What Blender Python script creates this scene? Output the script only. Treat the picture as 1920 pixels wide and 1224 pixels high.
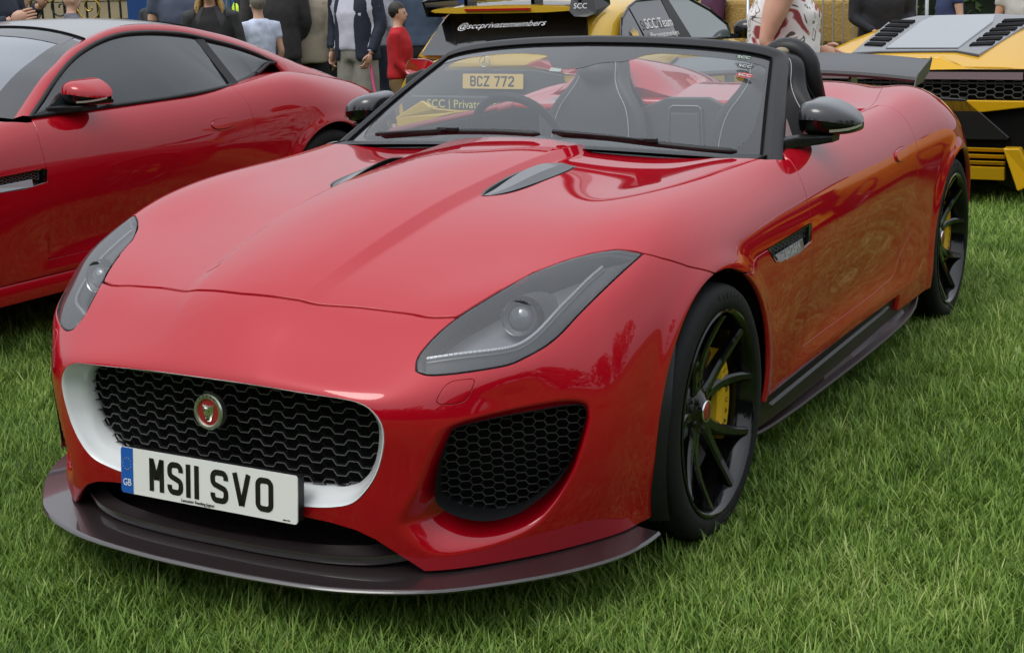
import bpy, bmesh, math, random
import numpy as np
from mathutils import Vector, Matrix
from mathutils.bvhtree import BVHTree
random.seed(7); np.random.seed(7)
SC = bpy.context.scene
for o in list(bpy.data.objects): bpy.data.objects.remove(o)
COL = SC.collection
rad = math.radians

# ------------------------------------------------------------------ camera
cam_d = bpy.data.cameras.new('camera'); cam = bpy.data.objects.new('camera', cam_d); COL.objects.link(cam)
CP = (2.1616, -3.3575, 1.4447); YAW, PIT, ROL = 0.505855, -0.21133, -0.029966
def cam_axes():
    cy, sy, cp, sp = math.cos(YAW), math.sin(YAW), math.cos(PIT), math.sin(PIT)
    f = Vector((-sy*cp, cy*cp, sp)); r = Vector((cy, sy, 0)); u = r.cross(f)
    return f, math.cos(ROL)*r + math.sin(ROL)*u, -math.sin(ROL)*r + math.cos(ROL)*u
_f, _r, _u = cam_axes()
M_ = Matrix((_r, _u, -_f)).transposed().to_4x4(); M_.translation = Vector(CP)
cam.matrix_world = M_
cam_d.sensor_width = 36; cam_d.lens = 36*2720.3/1920; cam_d.shift_y = -76.48/1920
cam_d.clip_start = .1; cam_d.clip_end = 2000
SC.camera = cam
SC.render.resolution_x = 1024; SC.render.resolution_y = 652

# ------------------------------------------------------------------ world, sun, exposure
w = bpy.data.worlds.new('World'); SC.world = w; w.use_nodes = True
nt = w.node_tree; nt.nodes.clear()
sky = nt.nodes.new('ShaderNodeTexSky'); sky.sky_type = 'NISHITA'; sky.sun_disc = False
SUN_EL, SUN_ROT = rad(58), rad(200)
sky.sun_elevation = SUN_EL; sky.sun_rotation = SUN_ROT; sky.dust_density = 4; sky.air_density = 1; sky.ozone_density = 1
bg = nt.nodes.new('ShaderNodeBackground'); wo = nt.nodes.new('ShaderNodeOutputWorld')
# overcast: wash the clear blue towards an even cloud grey
hs = nt.nodes.new('ShaderNodeHueSaturation'); hs.inputs['Saturation'].default_value = .22
mx = nt.nodes.new('ShaderNodeMix'); mx.data_type = 'RGBA'; mx.inputs[0].default_value = .72
mx.inputs[7].default_value = (6.6, 7.0, 7.6, 1)
nt.links.new(sky.outputs[0], hs.inputs['Color']); nt.links.new(hs.outputs[0], mx.inputs[6])
# overcast luminance: the zenith of a clouded sky is about three times as bright as its horizon
tcw = nt.nodes.new('ShaderNodeTexCoord'); sx_ = nt.nodes.new('ShaderNodeSeparateXYZ'); gr = nt.nodes.new('ShaderNodeMapRange'); gr.inputs[1].default_value = 0; gr.inputs[2].default_value = 1; gr.inputs[3].default_value = .62; gr.inputs[4].default_value = 1.75
vm = nt.nodes.new('ShaderNodeVectorMath'); vm.operation = 'SCALE'; cn = nt.nodes.new('ShaderNodeTexNoise'); cn.inputs['Scale'].default_value = 2.2; cn.inputs['Detail'].default_value = 4
cm = nt.nodes.new('ShaderNodeMapRange'); cm.inputs[3].default_value = .86; cm.inputs[4].default_value = 1.14; mm = nt.nodes.new('ShaderNodeMath'); mm.operation = 'MULTIPLY'
nt.links.new(tcw.outputs['Generated'], sx_.inputs[0]); nt.links.new(sx_.outputs[2], gr.inputs[0]); nt.links.new(tcw.outputs['Generated'], cn.inputs['Vector']); nt.links.new(cn.outputs[0], cm.inputs[0])
nt.links.new(gr.outputs[0], mm.inputs[0]); nt.links.new(cm.outputs[0], mm.inputs[1]); nt.links.new(mx.outputs[2], vm.inputs[0]); nt.links.new(mm.outputs[0], vm.inputs['Scale'])
nt.links.new(vm.outputs[0], bg.inputs[0]); bg.inputs[1].default_value = .14
nt.links.new(bg.outputs[0], wo.inputs[0])
sl = bpy.data.lights.new('sun', 'SUN'); sl.energy = .9; sl.angle = rad(24); sl.color = (1, .96, .9)
so = bpy.data.objects.new('sun', sl); COL.objects.link(so)
_d = Vector((math.sin(SUN_ROT)*math.cos(SUN_EL), math.cos(SUN_ROT)*math.cos(SUN_EL), math.sin(SUN_EL)))
so.rotation_euler = (-_d).to_track_quat('-Z', 'Y').to_euler()
SC.view_settings.view_transform = 'Standard'; SC.view_settings.look = 'None'
SC.view_settings.exposure = 0.0; SC.view_settings.gamma = 1; SC.view_settings.use_curve_mapping = False

# ------------------------------------------------------------------ materials
MATS = {}
def mat(name, col, rough=.5, metal=0., coat=0., spec=.5, **kw):
    if name in MATS: return MATS[name]
    m = bpy.data.materials.new(name); m.use_nodes = True
    b = m.node_tree.nodes['Principled BSDF']
    b.inputs['Base Color'].default_value = (*col, 1); b.inputs['Roughness'].default_value = rough
    b.inputs['Metallic'].default_value = metal; b.inputs['Coat Weight'].default_value = coat
    b.inputs['Coat Roughness'].default_value = kw.get('coatr', .03)
    b.inputs['Specular IOR Level'].default_value = spec
    if 'ior' in kw: b.inputs['IOR'].default_value = kw['ior']
    if 'cior' in kw: b.inputs['Coat IOR'].default_value = kw['cior']
    if 'trans' in kw: b.inputs['Transmission Weight'].default_value = kw['trans']
    if 'alpha' in kw: b.inputs['Alpha'].default_value = kw['alpha']
    if 'emit' in kw: b.inputs['Emission Color'].default_value = (*kw['emit'], 1); b.inputs['Emission Strength'].default_value = kw.get('es', 1)
    if kw.get('noise'):
        sc_, amt, bump = kw['noise']
        n = m.node_tree; t = n.nodes.new('ShaderNodeTexNoise'); t.inputs['Scale'].default_value = sc_; t.inputs['Detail'].default_value = 5
        tc = n.nodes.new('ShaderNodeTexCoord'); n.links.new(tc.outputs['Object'], t.inputs['Vector'])
        r = n.nodes.new('ShaderNodeMapRange'); r.inputs[3].default_value = 1-amt; r.inputs[4].default_value = 1+amt
        n.links.new(t.outputs[0], r.inputs[0])
        v = n.nodes.new('ShaderNodeVectorMath'); v.operation = 'SCALE'; v.inputs[0].default_value = col
        n.links.new(r.outputs[0], v.inputs['Scale']); n.links.new(v.outputs[0], b.inputs['Base Color'])
        if bump:
            bp = n.nodes.new('ShaderNodeBump'); bp.inputs['Strength'].default_value = bump; bp.inputs['Distance'].default_value = .01
            n.links.new(t.outputs[0], bp.inputs['Height']); n.links.new(bp.outputs[0], b.inputs['Normal'])
    MATS[name] = m
    return m

# ------------------------------------------------------------------ object helpers
def link(name, me, m=None, parent=None, label=None, **props):
    o = bpy.data.objects.new(name, me); COL.objects.link(o)
    if m is not None:
        for q in (m if isinstance(m, (list, tuple)) else [m]): me.materials.append(q)
    if parent is not None: o.parent = parent
    if label: o['label'] = label
    for k, v in props.items(): o[k] = v
    return o
def mesh_from(V, Fc, smooth=False):
    me = bpy.data.meshes.new('mesh'); me.from_pydata([tuple(v) for v in V], [], [tuple(int(i) for i in f) for f in Fc]); me.update()
    if smooth: me.shade_smooth()
    return me
def part(name, V, Fc, m, parent, smooth=False, **kw): return link(name, mesh_from(V, Fc, smooth), m, parent, **kw)
def thing(name, label, cat, loc=(0, 0, 0), rz=0, group=None):
    o = bpy.data.objects.new(name, None); COL.objects.link(o); o.location = loc; o.rotation_euler = (0, 0, rz)
    o['label'] = label; o['category'] = cat; o.empty_display_size = .2
    if group: o['group'] = group
    return o
class MB:
    """collects primitives into one mesh"""
    def __init__(s): s.V = []; s.F = []
    def add(s, V, Fc):
        n = len(s.V); s.V += [tuple(v) for v in V]; s.F += [tuple(i+n for i in f) for f in Fc]; return s
    def box(s, c, d, R=None):
        x, y, z = [q/2 for q in d]; P = [Vector((a*x, b*y, e*z)) for a in (-1, 1) for b in (-1, 1) for e in (-1, 1)]
        if R is not None: P = [R @ p for p in P]
        return s.add([p+Vector(c) for p in P], [(0, 1, 3, 2), (4, 6, 7, 5), (0, 4, 5, 1), (2, 3, 7, 6), (0, 2, 6, 4), (1, 5, 7, 3)])
    def tube(s, P, r, n=8, closed=False, cap=True, flat=None):
        P = [Vector(p) for p in P]; m = len(P); rr = r if hasattr(r, '__len__') else [r]*m; V = []; Fc = []
        up = None
        for i, p in enumerate(P):
            t = (P[(i+1) % m]-P[i-1]) if closed else (P[min(i+1, m-1)]-P[max(i-1, 0)])
            t = t.normalized() if t.length > 1e-9 else Vector((0, 0, 1))
            if up is None: up = Vector((0, 0, 1)) if abs(t.z) < .9 else Vector((1, 0, 0))
            a = (up-t*up.dot(t)).normalized(); up = a; b = t.cross(a)
            for k in range(n):
                th = 2*math.pi*k/n; V.append(p+rr[i]*(math.cos(th)*a*(flat or 1)+math.sin(th)*b))
        L = m if closed else m-1
        for i in range(L):
            for k in range(n):
                j = (i+1) % m; Fc.append((i*n+k, i*n+(k+1) % n, j*n+(k+1) % n, j*n+k))
        if cap and not closed: Fc += [tuple(range(n))[::-1], tuple((m-1)*n+k for k in range(n))]
        return s.add(V, Fc)
    def prism(s, poly, a, b, axis=2):
        """poly list of 2D, extruded from a to b along axis; order of 2D coords = remaining axes"""
        n = len(poly); V = []
        for h in (a, b):
            for p in poly:
                q = [0, 0, 0]; r = [k for k in range(3) if k != axis]; q[r[0]], q[r[1]] = p; q[axis] = h; V.append(q)
        return s.add(V, [tuple(range(n))[::-1], tuple(range(n, 2*n))]+[(i, (i+1) % n, n+(i+1) % n, n+i) for i in range(n)])
    def grid(s, G, cu=False, cv=False):
        nu, nv = len(G), len(G[0]); V = [p for r in G for p in r]; Fc = []
        for i in range(nu if cu else nu-1):
            for j in range(nv if cv else nv-1):
                Fc.append((i*nv+j, i*nv+(j+1) % nv, ((i+1) % nu)*nv+(j+1) % nv, ((i+1) % nu)*nv+j))
        return s.add(V, Fc)
    def lathe(s, prof, c, axis='X', n=32):
        """prof = [(r, h)...] about axis through c"""
        G = []
        for r, h in prof:
            row = []
            for k in range(n):
                t = 2*math.pi*k/n
                v = {'X': (h, r*math.cos(t), r*math.sin(t)), 'Y': (r*math.cos(t), h, r*math.sin(t)), 'Z': (r*math.cos(t), r*math.sin(t), h)}[axis]
                row.append(Vector(v)+Vector(c))
            G.append(row)
        return s.grid(G, cv=True)
    def ell(s, c, r, nu=12, nv=8, R=None):
        G = []
        for j in range(nv+1):
            ph = -math.pi/2+math.pi*j/nv; row = []
            for i in range(nu):
                t = 2*math.pi*i/nu; v = Vector((r[0]*math.cos(ph)*math.cos(t), r[1]*math.cos(ph)*math.sin(t), r[2]*math.sin(ph)))
                row.append((R @ v if R is not None else v)+Vector(c))
            G.append(row)
        return s.grid(G, cv=True)
    def build(s, name, m, parent=None, smooth=False, bevel=0, sub=0, angle=None, seg=2, **kw):
        me = mesh_from(s.V, s.F, smooth)
        o = link(name, me, m, parent, **kw)
        if bevel:
            b = o.modifiers.new('bevel', 'BEVEL'); b.width = bevel; b.segments = seg; b.limit_method = 'ANGLE'; b.angle_limit = rad(30)
        if sub: q = o.modifiers.new('sub', 'SUBSURF'); q.levels = q.render_levels = sub
        if bevel or sub: bake(o)
        if angle is not None: fix_smooth(o.data, angle)
        return o
def bake(o):
    dg = bpy.context.evaluated_depsgraph_get(); ev = o.evaluated_get(dg); me = bpy.data.meshes.new_from_object(ev)
    o.modifiers.clear(); old = o.data; o.data = me
    if old.users == 0: bpy.data.meshes.remove(old)
def fix_smooth(me, ang=40):
    me.shade_smooth()
    bm = bmesh.new(); bm.from_mesh(me); lim = rad(ang)
    bmesh.ops.recalc_face_normals(bm, faces=bm.faces)
    for e in bm.edges:
        if len(e.link_faces) == 2 and e.calc_face_angle(0) > lim: e.smooth = False
    bm.to_mesh(me); bm.free()
# ------------------------------------------------------------------ car body surface (metres, origin under front axle, nose at -y)
LID = [
 [(0,-.915,.598),(.08,-.913,.598),(.145,-.91,.597),(.19,-.907,.594),(.32,-.893,.588),(.45,-.862,.585),(.58,-.79,.59),(.703,-.683,.61)],
 [(0,-.85,.662),(.08,-.848,.66),(.148,-.845,.652),(.19,-.842,.645),(.33,-.825,.632),(.45,-.79,.637),(.575,-.72,.66),(.722,-.61,.658)],
 [(0,-.76,.733),(.08,-.758,.73),(.153,-.75,.722),(.20,-.745,.712),(.34,-.735,.69),(.46,-.70,.698),(.595,-.625,.712),(.745,-.525,.71)],
 [(0,-.60,.797),(.085,-.60,.793),(.168,-.60,.778),(.206,-.60,.762),(.35,-.60,.745),(.47,-.575,.745),(.62,-.51,.757),(.77,-.425,.752)],
 [(0,-.40,.85),(.09,-.40,.846),(.186,-.40,.832),(.224,-.40,.811),(.38,-.40,.797),(.52,-.39,.790),(.66,-.37,.793),(.79,-.31,.788)],
 [(0,-.20,.89),(.095,-.20,.886),(.194,-.20,.871),(.232,-.20,.849),(.39,-.20,.842),(.54,-.20,.842),(.69,-.20,.846),(.79,-.18,.825)],
 [(0,0,.915),(.097,0,.911),(.198,0,.896),(.236,0,.872),(.40,0,.866),(.55,0,.868),(.69,0,.878),(.79,0,.852)],
 [(0,.2,.935),(.1,.2,.931),(.20,.2,.914),(.238,.2,.889),(.41,.2,.88),(.56,.2,.88),(.69,.2,.889),(.79,.2,.862)],
 [(0,.4,.944),(.1,.4,.941),(.205,.4,.928),(.243,.4,.904),(.42,.4,.892),(.57,.4,.89),(.69,.4,.895),(.79,.4,.87)],
 [(0,.6,.950),(.11,.6,.947),(.222,.6,.935),(.262,.6,.910),(.43,.6,.899),(.58,.6,.898),(.70,.6,.902),(.795,.6,.882)],
 [(0,.77,.962),(.12,.77,.955),(.25,.77,.938),(.29,.77,.916),(.45,.77,.905),(.59,.77,.903),(.71,.77,.905),(.802,.77,.896)],
 [(0,1.1,.96),(.12,1.1,.955),(.25,1.1,.94),(.31,1.1,.93),(.46,1.1,.91),(.59,1.1,.905),(.71,1.1,.91),(.80,1.1,.903)],
 [(0,1.5,.94),(.12,1.5,.94),(.25,1.5,.93),(.31,1.5,.92),(.46,1.5,.91),(.59,1.5,.905),(.71,1.5,.915),(.80,1.5,.91)],
 [(0,1.85,.94),(.12,1.85,.94),(.25,1.85,.94),(.31,1.85,.935),(.46,1.85,.925),(.59,1.85,.915),(.71,1.85,.92),(.80,1.85,.918)],
 [(0,2.1,.955),(.12,2.1,.955),(.25,2.1,.955),(.31,2.1,.955),(.46,2.1,.95),(.60,2.1,.93),(.715,2.1,.937),(.81,2.1,.930)],
 [(0,2.4,.972),(.12,2.4,.972),(.25,2.4,.975),(.31,2.4,.978),(.46,2.4,.980),(.60,2.4,.957),(.73,2.4,.970),(.835,2.4,.938)],
 [(0,2.62,.962),(.12,2.62,.962),(.25,2.62,.965),(.31,2.62,.968),(.46,2.62,.968),(.60,2.62,.948),(.735,2.62,.955),(.845,2.62,.902)],
 [(0,2.85,.938),(.12,2.85,.938),(.25,2.85,.938),(.31,2.85,.94),(.46,2.85,.938),(.60,2.85,.922),(.725,2.85,.915),(.83,2.85,.855)],
 [(0,3.1,.90),(.12,3.1,.90),(.25,3.1,.898),(.31,3.1,.896),(.46,3.1,.892),(.58,3.1,.882),(.69,3.1,.868),(.785,3.1,.80)],
 [(0,3.35,.842),(.12,3.35,.842),(.25,3.35,.838),(.31,3.35,.835),(.44,3.34,.828),(.55,3.33,.822),(.635,3.32,.812),(.715,3.29,.765)],
 [(0,3.50,.795),(.12,3.50,.795),(.25,3.495,.792),(.31,3.49,.79),(.42,3.48,.785),(.51,3.465,.78),(.58,3.44,.77),(.64,3.41,.745)],
]
FRONT = [  # levels under row 0, columns 0..6 (column 7 is SIDE[0])
 [(0,-.932,.56),(.08,-.931,.56),(.146,-.929,.56),(.195,-.926,.559),(.325,-.915,.556),(.46,-.891,.552),(.595,-.797,.55)],
 [(0,-.930,.50),(.08,-.929,.50),(.148,-.927,.50),(.20,-.925,.50),(.33,-.917,.50),(.465,-.90,.50),(.605,-.80,.50)],
 [(0,-.925,.43),(.08,-.924,.43),(.15,-.922,.43),(.20,-.920,.43),(.33,-.912,.43),(.465,-.894,.43),(.607,-.80,.43)],
 [(0,-.918,.36),(.08,-.917,.36),(.15,-.915,.36),(.20,-.913,.36),(.33,-.906,.36),(.465,-.890,.36),(.605,-.797,.36)],
 [(0,-.910,.29),(.08,-.909,.29),(.15,-.907,.29),(.20,-.905,.29),(.33,-.898,.29),(.465,-.885,.29),(.60,-.797,.29)],
 [(0,-.897,.225),(.08,-.896,.225),(.15,-.894,.225),(.20,-.892,.225),(.33,-.887,.225),(.462,-.875,.225),(.595,-.797,.225)],
 [(0,-.88,.165),(.08,-.88,.165),(.15,-.88,.165),(.20,-.878,.165),(.33,-.872,.165),(.46,-.862,.165),(.58,-.80,.165)],
]
SIDE = [
 [(.716,-.673,.56),(.721,-.679,.50),(.723,-.681,.43),(.722,-.68,.36),(.72,-.675,.29),(.712,-.668,.225),(.70,-.663,.165)],
 [(.765,-.618,.58),(.777,-.615,.51),(.78,-.615,.435),(.778,-.612,.36),(.772,-.606,.29),(.762,-.60,.225),(.75,-.59,.165)],
 [(.80,-.527,.64),(.832,-.53,.55),(.84,-.535,.455),(.837,-.535,.37),(.828,-.525,.295),(.813,-.515,.228),(.80,-.505,.165)],
 [(.825,-.43,.685),(.855,-.435,.585),(.865,-.44,.475),(.862,-.44,.375),(.852,-.44,.30),(.84,-.43,.23),(.833,-.42,.165)],
 [(.845,-.31,.71),(.872,-.32,.62),(.878,-.33,.50),(.875,-.34,.39),(.866,-.345,.305),(.85,-.34,.235),(.838,-.33,.165)],
 [(.855,-.17,.755),(.885,-.17,.66),(.89,-.17,.53),(.885,-.17,.40),(.875,-.17,.31),(.86,-.17,.235),(.845,-.17,.165)],
 [(.86,0,.785),(.892,0,.69),(.898,0,.55),(.893,0,.42),(.885,0,.32),(.875,0,.24),(.86,0,.165)],
 [(.862,.2,.795),(.892,.2,.70),(.90,.2,.57),(.898,.2,.44),(.893,.2,.33),(.885,.2,.245),(.87,.2,.17)],
 [(.862,.4,.805),(.89,.4,.71),(.90,.4,.59),(.897,.4,.45),(.892,.4,.34),(.88,.4,.25),(.86,.4,.17)],
 [(.86,.6,.815),(.889,.6,.72),(.899,.6,.60),(.893,.6,.47),(.882,.6,.35),(.875,.6,.26),(.85,.6,.18)],
 [(.862,.77,.82),(.89,.77,.725),(.899,.77,.61),(.89,.77,.49),(.877,.77,.38),(.878,.77,.28),(.86,.77,.19)],
 [(.865,1.1,.825),(.893,1.1,.73),(.90,1.1,.62),(.888,1.1,.49),(.872,1.1,.38),(.885,1.1,.29),(.87,1.1,.2)],
 [(.865,1.5,.83),(.895,1.5,.735),(.902,1.5,.62),(.887,1.5,.49),(.875,1.5,.38),(.89,1.5,.29),(.88,1.5,.2)],
 [(.868,1.85,.84),(.898,1.85,.74),(.903,1.85,.63),(.895,1.85,.50),(.89,1.85,.38),(.898,1.85,.28),(.89,1.85,.2)],
 [(.878,2.1,.85),(.905,2.1,.745),(.91,2.1,.63),(.91,2.1,.5),(.91,2.1,.38),(.91,2.1,.28),(.90,2.1,.2)],
 [(.898,2.4,.85),(.922,2.4,.75),(.927,2.4,.63),(.927,2.4,.5),(.92,2.4,.38),(.915,2.4,.28),(.90,2.4,.2)],
 [(.906,2.62,.825),(.93,2.62,.74),(.935,2.62,.63),(.932,2.62,.5),(.925,2.62,.38),(.918,2.62,.28),(.90,2.62,.2)],
 [(.887,2.85,.775),(.91,2.85,.69),(.917,2.85,.60),(.917,2.85,.5),(.91,2.85,.38),(.90,2.85,.28),(.88,2.85,.2)],
 [(.84,3.09,.72),(.865,3.09,.655),(.875,3.09,.58),(.875,3.09,.48),(.868,3.09,.38),(.86,3.09,.28),(.84,3.09,.21)],
 [(.765,3.27,.71),(.79,3.27,.65),(.80,3.27,.57),(.80,3.27,.48),(.793,3.27,.39),(.785,3.27,.29),(.765,3.27,.22)],
 [(.68,3.40,.70),(.70,3.41,.64),(.71,3.41,.57),(.71,3.41,.48),(.70,3.41,.4),(.695,3.40,.30),(.675,3.39,.23)],
]
CREASE_BULGE, CREASE_FOOT = 1.6, .8
def build_body_dense(level=4, iters=2):
    NR = len(LID); key = {}; P = []
    def v(side, kind, i, j):
        # canonical keys: lid (i, j), front (m, j), side (i, m), rear (m, j)
        if kind == 'F' and j == 7: kind, i, j = 'S', 0, i
        if kind == 'R' and j == 7: kind, i, j = 'S', NR-1, i
        if kind in 'FS' and (i if kind == 'F' else j) == -1:
            kind, i, j = ('L', 0, j) if kind == 'F' else ('L', i, 7)
        if kind == 'R' and i == -1: kind, i, j = 'L', NR-1, j
        if kind in 'LFR' and j == 0: side = 1
        k = (side, kind, i, j)
        if k not in key:
            if kind == 'L': p = LID[i][j]
            elif kind == 'F': p = FRONT[i][j]
            elif kind == 'S': p = SIDE[i][j]
            else:
                q = SIDE[NR-1][i]; t = LID[NR-1][j]; s_ = t[0]/.64; p = (q[0]*s_, q[1]+(.07)*(1-s_*s_), q[2]+.01*(1-s_))
            key[k] = len(P); P.append((side*p[0], p[1], p[2]))
        return key[k]
    Fc = []
    def q(side, a, b, c, d): Fc.append((a, b, c, d) if side == 1 else (d, c, b, a))
    for s in (1, -1):
        for i in range(NR-1):
            for j in range(7): q(s, v(s,'L',i,j), v(s,'L',i,j+1), v(s,'L',i+1,j+1), v(s,'L',i+1,j))
        for m in range(-1, 6):
            for j in range(7): q(s, v(s,'F',m+1,j), v(s,'F',m+1,j+1), v(s,'F',m,j+1), v(s,'F',m,j))
            for j in range(7): q(s, v(s,'R',m,j), v(s,'R',m,j+1), v(s,'R',m+1,j+1), v(s,'R',m+1,j))
            for i in range(NR-1): q(s, v(s,'S',i,m+1), v(s,'S',i+1,m+1), v(s,'S',i+1,m), v(s,'S',i,m))
    T = np.array(P, float); me = bpy.data.meshes.new('cage'); me.from_pydata([tuple(p) for p in T], [], Fc); me.update()
    cr = me.attributes.new('crease_edge', 'FLOAT', 'EDGE')
    em = {}
    for e in me.edges: em[tuple(sorted(e.vertices))] = e.index
    def cz(a, b, val): cr.data[em[tuple(sorted((a, b)))]].value = val
    for s in (1, -1):
        for i in range(1, 10):
            f = min(1, i/2)
            cz(v(s,'L',i,2), v(s,'L',i+1,2), CREASE_BULGE*f); cz(v(s,'L',i,3), v(s,'L',i+1,3), CREASE_FOOT*f)
        for i in range(9, 14): cz(v(s,'S',i,5), v(s,'S',i+1,5), .5)
    o = bpy.data.objects.new('cage', me); COL.objects.link(o)
    md = o.modifiers.new('s', 'SUBSURF'); md.levels = md.render_levels = 3; md.boundary_smooth = 'PRESERVE_CORNERS'
    C = T.copy(); n = len(T)
    for it in range(iters):
        dg = bpy.context.evaluated_depsgraph_get(); ev = o.evaluated_get(dg).to_mesh()
        E = np.empty(len(ev.vertices)*3); ev.vertices.foreach_get('co', E); E = E.reshape(-1, 3)[:n]
        C += .8*(T-E); me.vertices.foreach_set('co', C.ravel()); me.update(); o.update_tag(); bpy.context.view_layer.update()
    md.levels = level
    dg = bpy.context.evaluated_depsgraph_get(); ev = bpy.data.meshes.new_from_object(o.evaluated_get(dg))
    nv = len(ev.vertices); V = np.empty(nv*3); ev.vertices.foreach_get('co', V); V = V.reshape(-1, 3)
    Q = np.empty(len(ev.loops), int); ev.loops.foreach_get('vertex_index', Q); Q = Q.reshape(-1, 4)
    bpy.data.objects.remove(o); bpy.data.meshes.remove(ev)
    return V, Q
def smooth01(t): t = np.clip(t, 0, 1); return t*t*(3-2*t)
def vnormals(V, Q):
    n = np.cross(V[Q[:, 2]]-V[Q[:, 0]], V[Q[:, 3]]-V[Q[:, 1]]); N = np.zeros_like(V)
    for k in range(4): np.add.at(N, Q[:, k], n)
    return N/np.maximum(np.linalg.norm(N, axis=1, keepdims=True), 1e-12)
def poly_sdf(P, poly):
    """signed distance (negative inside) of points P (n,2) to a closed polygon"""
    A = np.asarray(poly, float); B = np.roll(A, -1, 0); d = np.full(len(P), 1e9); ins = np.zeros(len(P), bool)
    for a, b in zip(A, B):
        ab = b-a; t = np.clip(((P-a) @ ab)/max(ab @ ab, 1e-12), 0, 1); d = np.minimum(d, np.hypot(*(P-a-t[:, None]*ab).T))
        c = ((a[1] > P[:, 1]) != (b[1] > P[:, 1]))
        if abs(b[1]-a[1]) > 1e-12: ins ^= c & (P[:, 0] < (b[0]-a[0])*(P[:, 1]-a[1])/(b[1]-a[1])+a[0])
    return np.where(ins, -d, d)
def smooth_poly(poly, n=3, closed=True):
    """Chaikin corner cutting"""
    P = np.asarray(poly, float)
    for _ in range(n):
        Q = np.roll(P, -1, 0); P = np.stack([P*.75+Q*.25, P*.25+Q*.75], 1).reshape(-1, P.shape[1])
    return P
# ------------------------------------------------------------------ cutting panels out of the body surface
class Pan:
    def __init__(s, V, N, F): s.V, s.N, s.F = V, N, F
    def clip(s, d):
        """keep the side where d < 0"""
        V, N, F = s.V, s.N, s.F; d = np.where(np.abs(d) < 1e-7, 1e-7, d); neg = d < 0
        nV = []; nN = []; cache = {}; out = []; base = len(V)
        A = neg.tolist()
        for f in F:
            k = sum(A[i] for i in f)
            if k == len(f): out.append(f)
            elif k:
                g = []
                for i, a in enumerate(f):
                    b = f[(i+1) % len(f)]
                    if A[a]: g.append(a)
                    if A[a] != A[b]:
                        e = (a, b) if a < b else (b, a)
                        if e not in cache:
                            t = d[e[0]]/(d[e[0]]-d[e[1]]); cache[e] = base+len(nV)
                            nV.append(V[e[0]]*(1-t)+V[e[1]]*t); nn = N[e[0]]*(1-t)+N[e[1]]*t; nN.append(nn/np.linalg.norm(nn))
                        g.append(cache[e])
                if len(g) > 2: out.append(tuple(g))
        if nV: V = np.vstack([V, nV]); N = np.vstack([N, nN])
        used = np.unique(np.concatenate([np.array(f) for f in out])) if out else np.array([], int)
        m = -np.ones(len(V), int); m[used] = np.arange(len(used)); ml = m.tolist()
        return Pan(V[used], N[used], [tuple(ml[i] for i in f) for f in out])
    def mirrored(s):
        V = s.V.copy(); V[:, 0] *= -1; N = s.N.copy(); N[:, 0] *= -1
        return Pan(V, N, [f[::-1] for f in s.F])
    def both(s):
        """join with own mirror image, welding the centre seam"""
        n = len(s.V); c = np.abs(s.V[:, 0]) < 1e-5; m = np.where(c, np.arange(n), 0); idx = np.cumsum(~c)-1+n; m = np.where(c, np.arange(n), idx).tolist()
        s.V[c, 0] = 0; V2 = s.V[~c]*[-1, 1, 1]; N2 = s.N[~c]*[-1, 1, 1]; s.N[c, 0] = 0
        return Pan(np.vstack([s.V, V2]), np.vstack([s.N, N2]), s.F+[tuple(m[i] for i in f)[::-1] for f in s.F])
    def offset(s, d): return Pan(s.V+s.N*d, s.N, s.F)
    def rim(s, depth=.012, rnd=.0012, seam=True):
        """roll the cut edges inwards so panels have thickness"""
        cnt = {}
        for f in s.F:
            for i, a in enumerate(f):
                b = f[(i+1) % len(f)]; e = (a, b) if a < b else (b, a); cnt[e] = None if e in cnt else (a, b)
        E = [e for e in cnt.values() if e is not None]
        if seam: E = [(a, b) for a, b in E if not (abs(s.V[a][0]) < 1e-5 and abs(s.V[b][0]) < 1e-5)]
        T = {}
        for a, b in E:
            e = s.V[b]-s.V[a]; n = s.N[a]+s.N[b]; o = np.cross(e, n); L = np.linalg.norm(o)
            if L > 0:
                o = o/L
                for v in (a, b): T[v] = T.get(v, 0)+o
        V = s.V.tolist(); N = s.N.tolist(); r1 = {}; r2 = {}
        for v, t in T.items():
            t = t-s.N[v]*(t @ s.N[v]); L = np.linalg.norm(t); t = t/L if L > 1e-9 else t
            p = s.V[v]+t*rnd*.7-s.N[v]*rnd; n1 = (t+s.N[v]); n1 = n1/np.linalg.norm(n1)
            r1[v] = len(V); V.append(p); N.append(n1); r2[v] = len(V); V.append(p-s.N[v]*depth); N.append(t)
        F = list(s.F)
        for a, b in E:
            if a in r1 and b in r1: F.append((b, a, r1[a], r1[b])); F.append((r1[b], r1[a], r2[a], r2[b]))
        return Pan(np.array(V), np.array(N), F)
    def build(s, name, m, parent, **kw):
        me = bpy.data.meshes.new('mesh'); me.from_pydata(s.V.tolist(), [], s.F); me.update(); me.shade_smooth()
        me.normals_split_custom_set_from_vertices(s.N.tolist())
        return link(name, me, m, parent, **kw)
def uvproj(P, n):
    n = np.array(n, float); n /= np.linalg.norm(n); e1 = np.cross((0, 0, 1), n) if abs(n[2]) < .99 else np.array((1., 0, 0)); e1 /= np.linalg.norm(e1); e2 = np.cross(n, e1)
    P = np.asarray(P, float); return np.stack([P @ e1, P @ e2], -1)
def catmull(P, n=6, closed=False):
    P = [np.array(p, float) for p in P]; m = len(P); out = []
    for i in range(m if closed else m-1):
        a, b, c, d = (P[(i-1) % m], P[i], P[(i+1) % m], P[(i+2) % m]) if closed else (P[max(i-1, 0)], P[i], P[i+1], P[min(i+2, m-1)])
        for k in range(n):
            t = k/n; out.append(.5*((2*b)+(c-a)*t+(2*a-5*b+4*c-d)*t*t+(3*b-a-3*c+d)*t**3))
    if not closed: out.append(P[-1])
    return out
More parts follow.
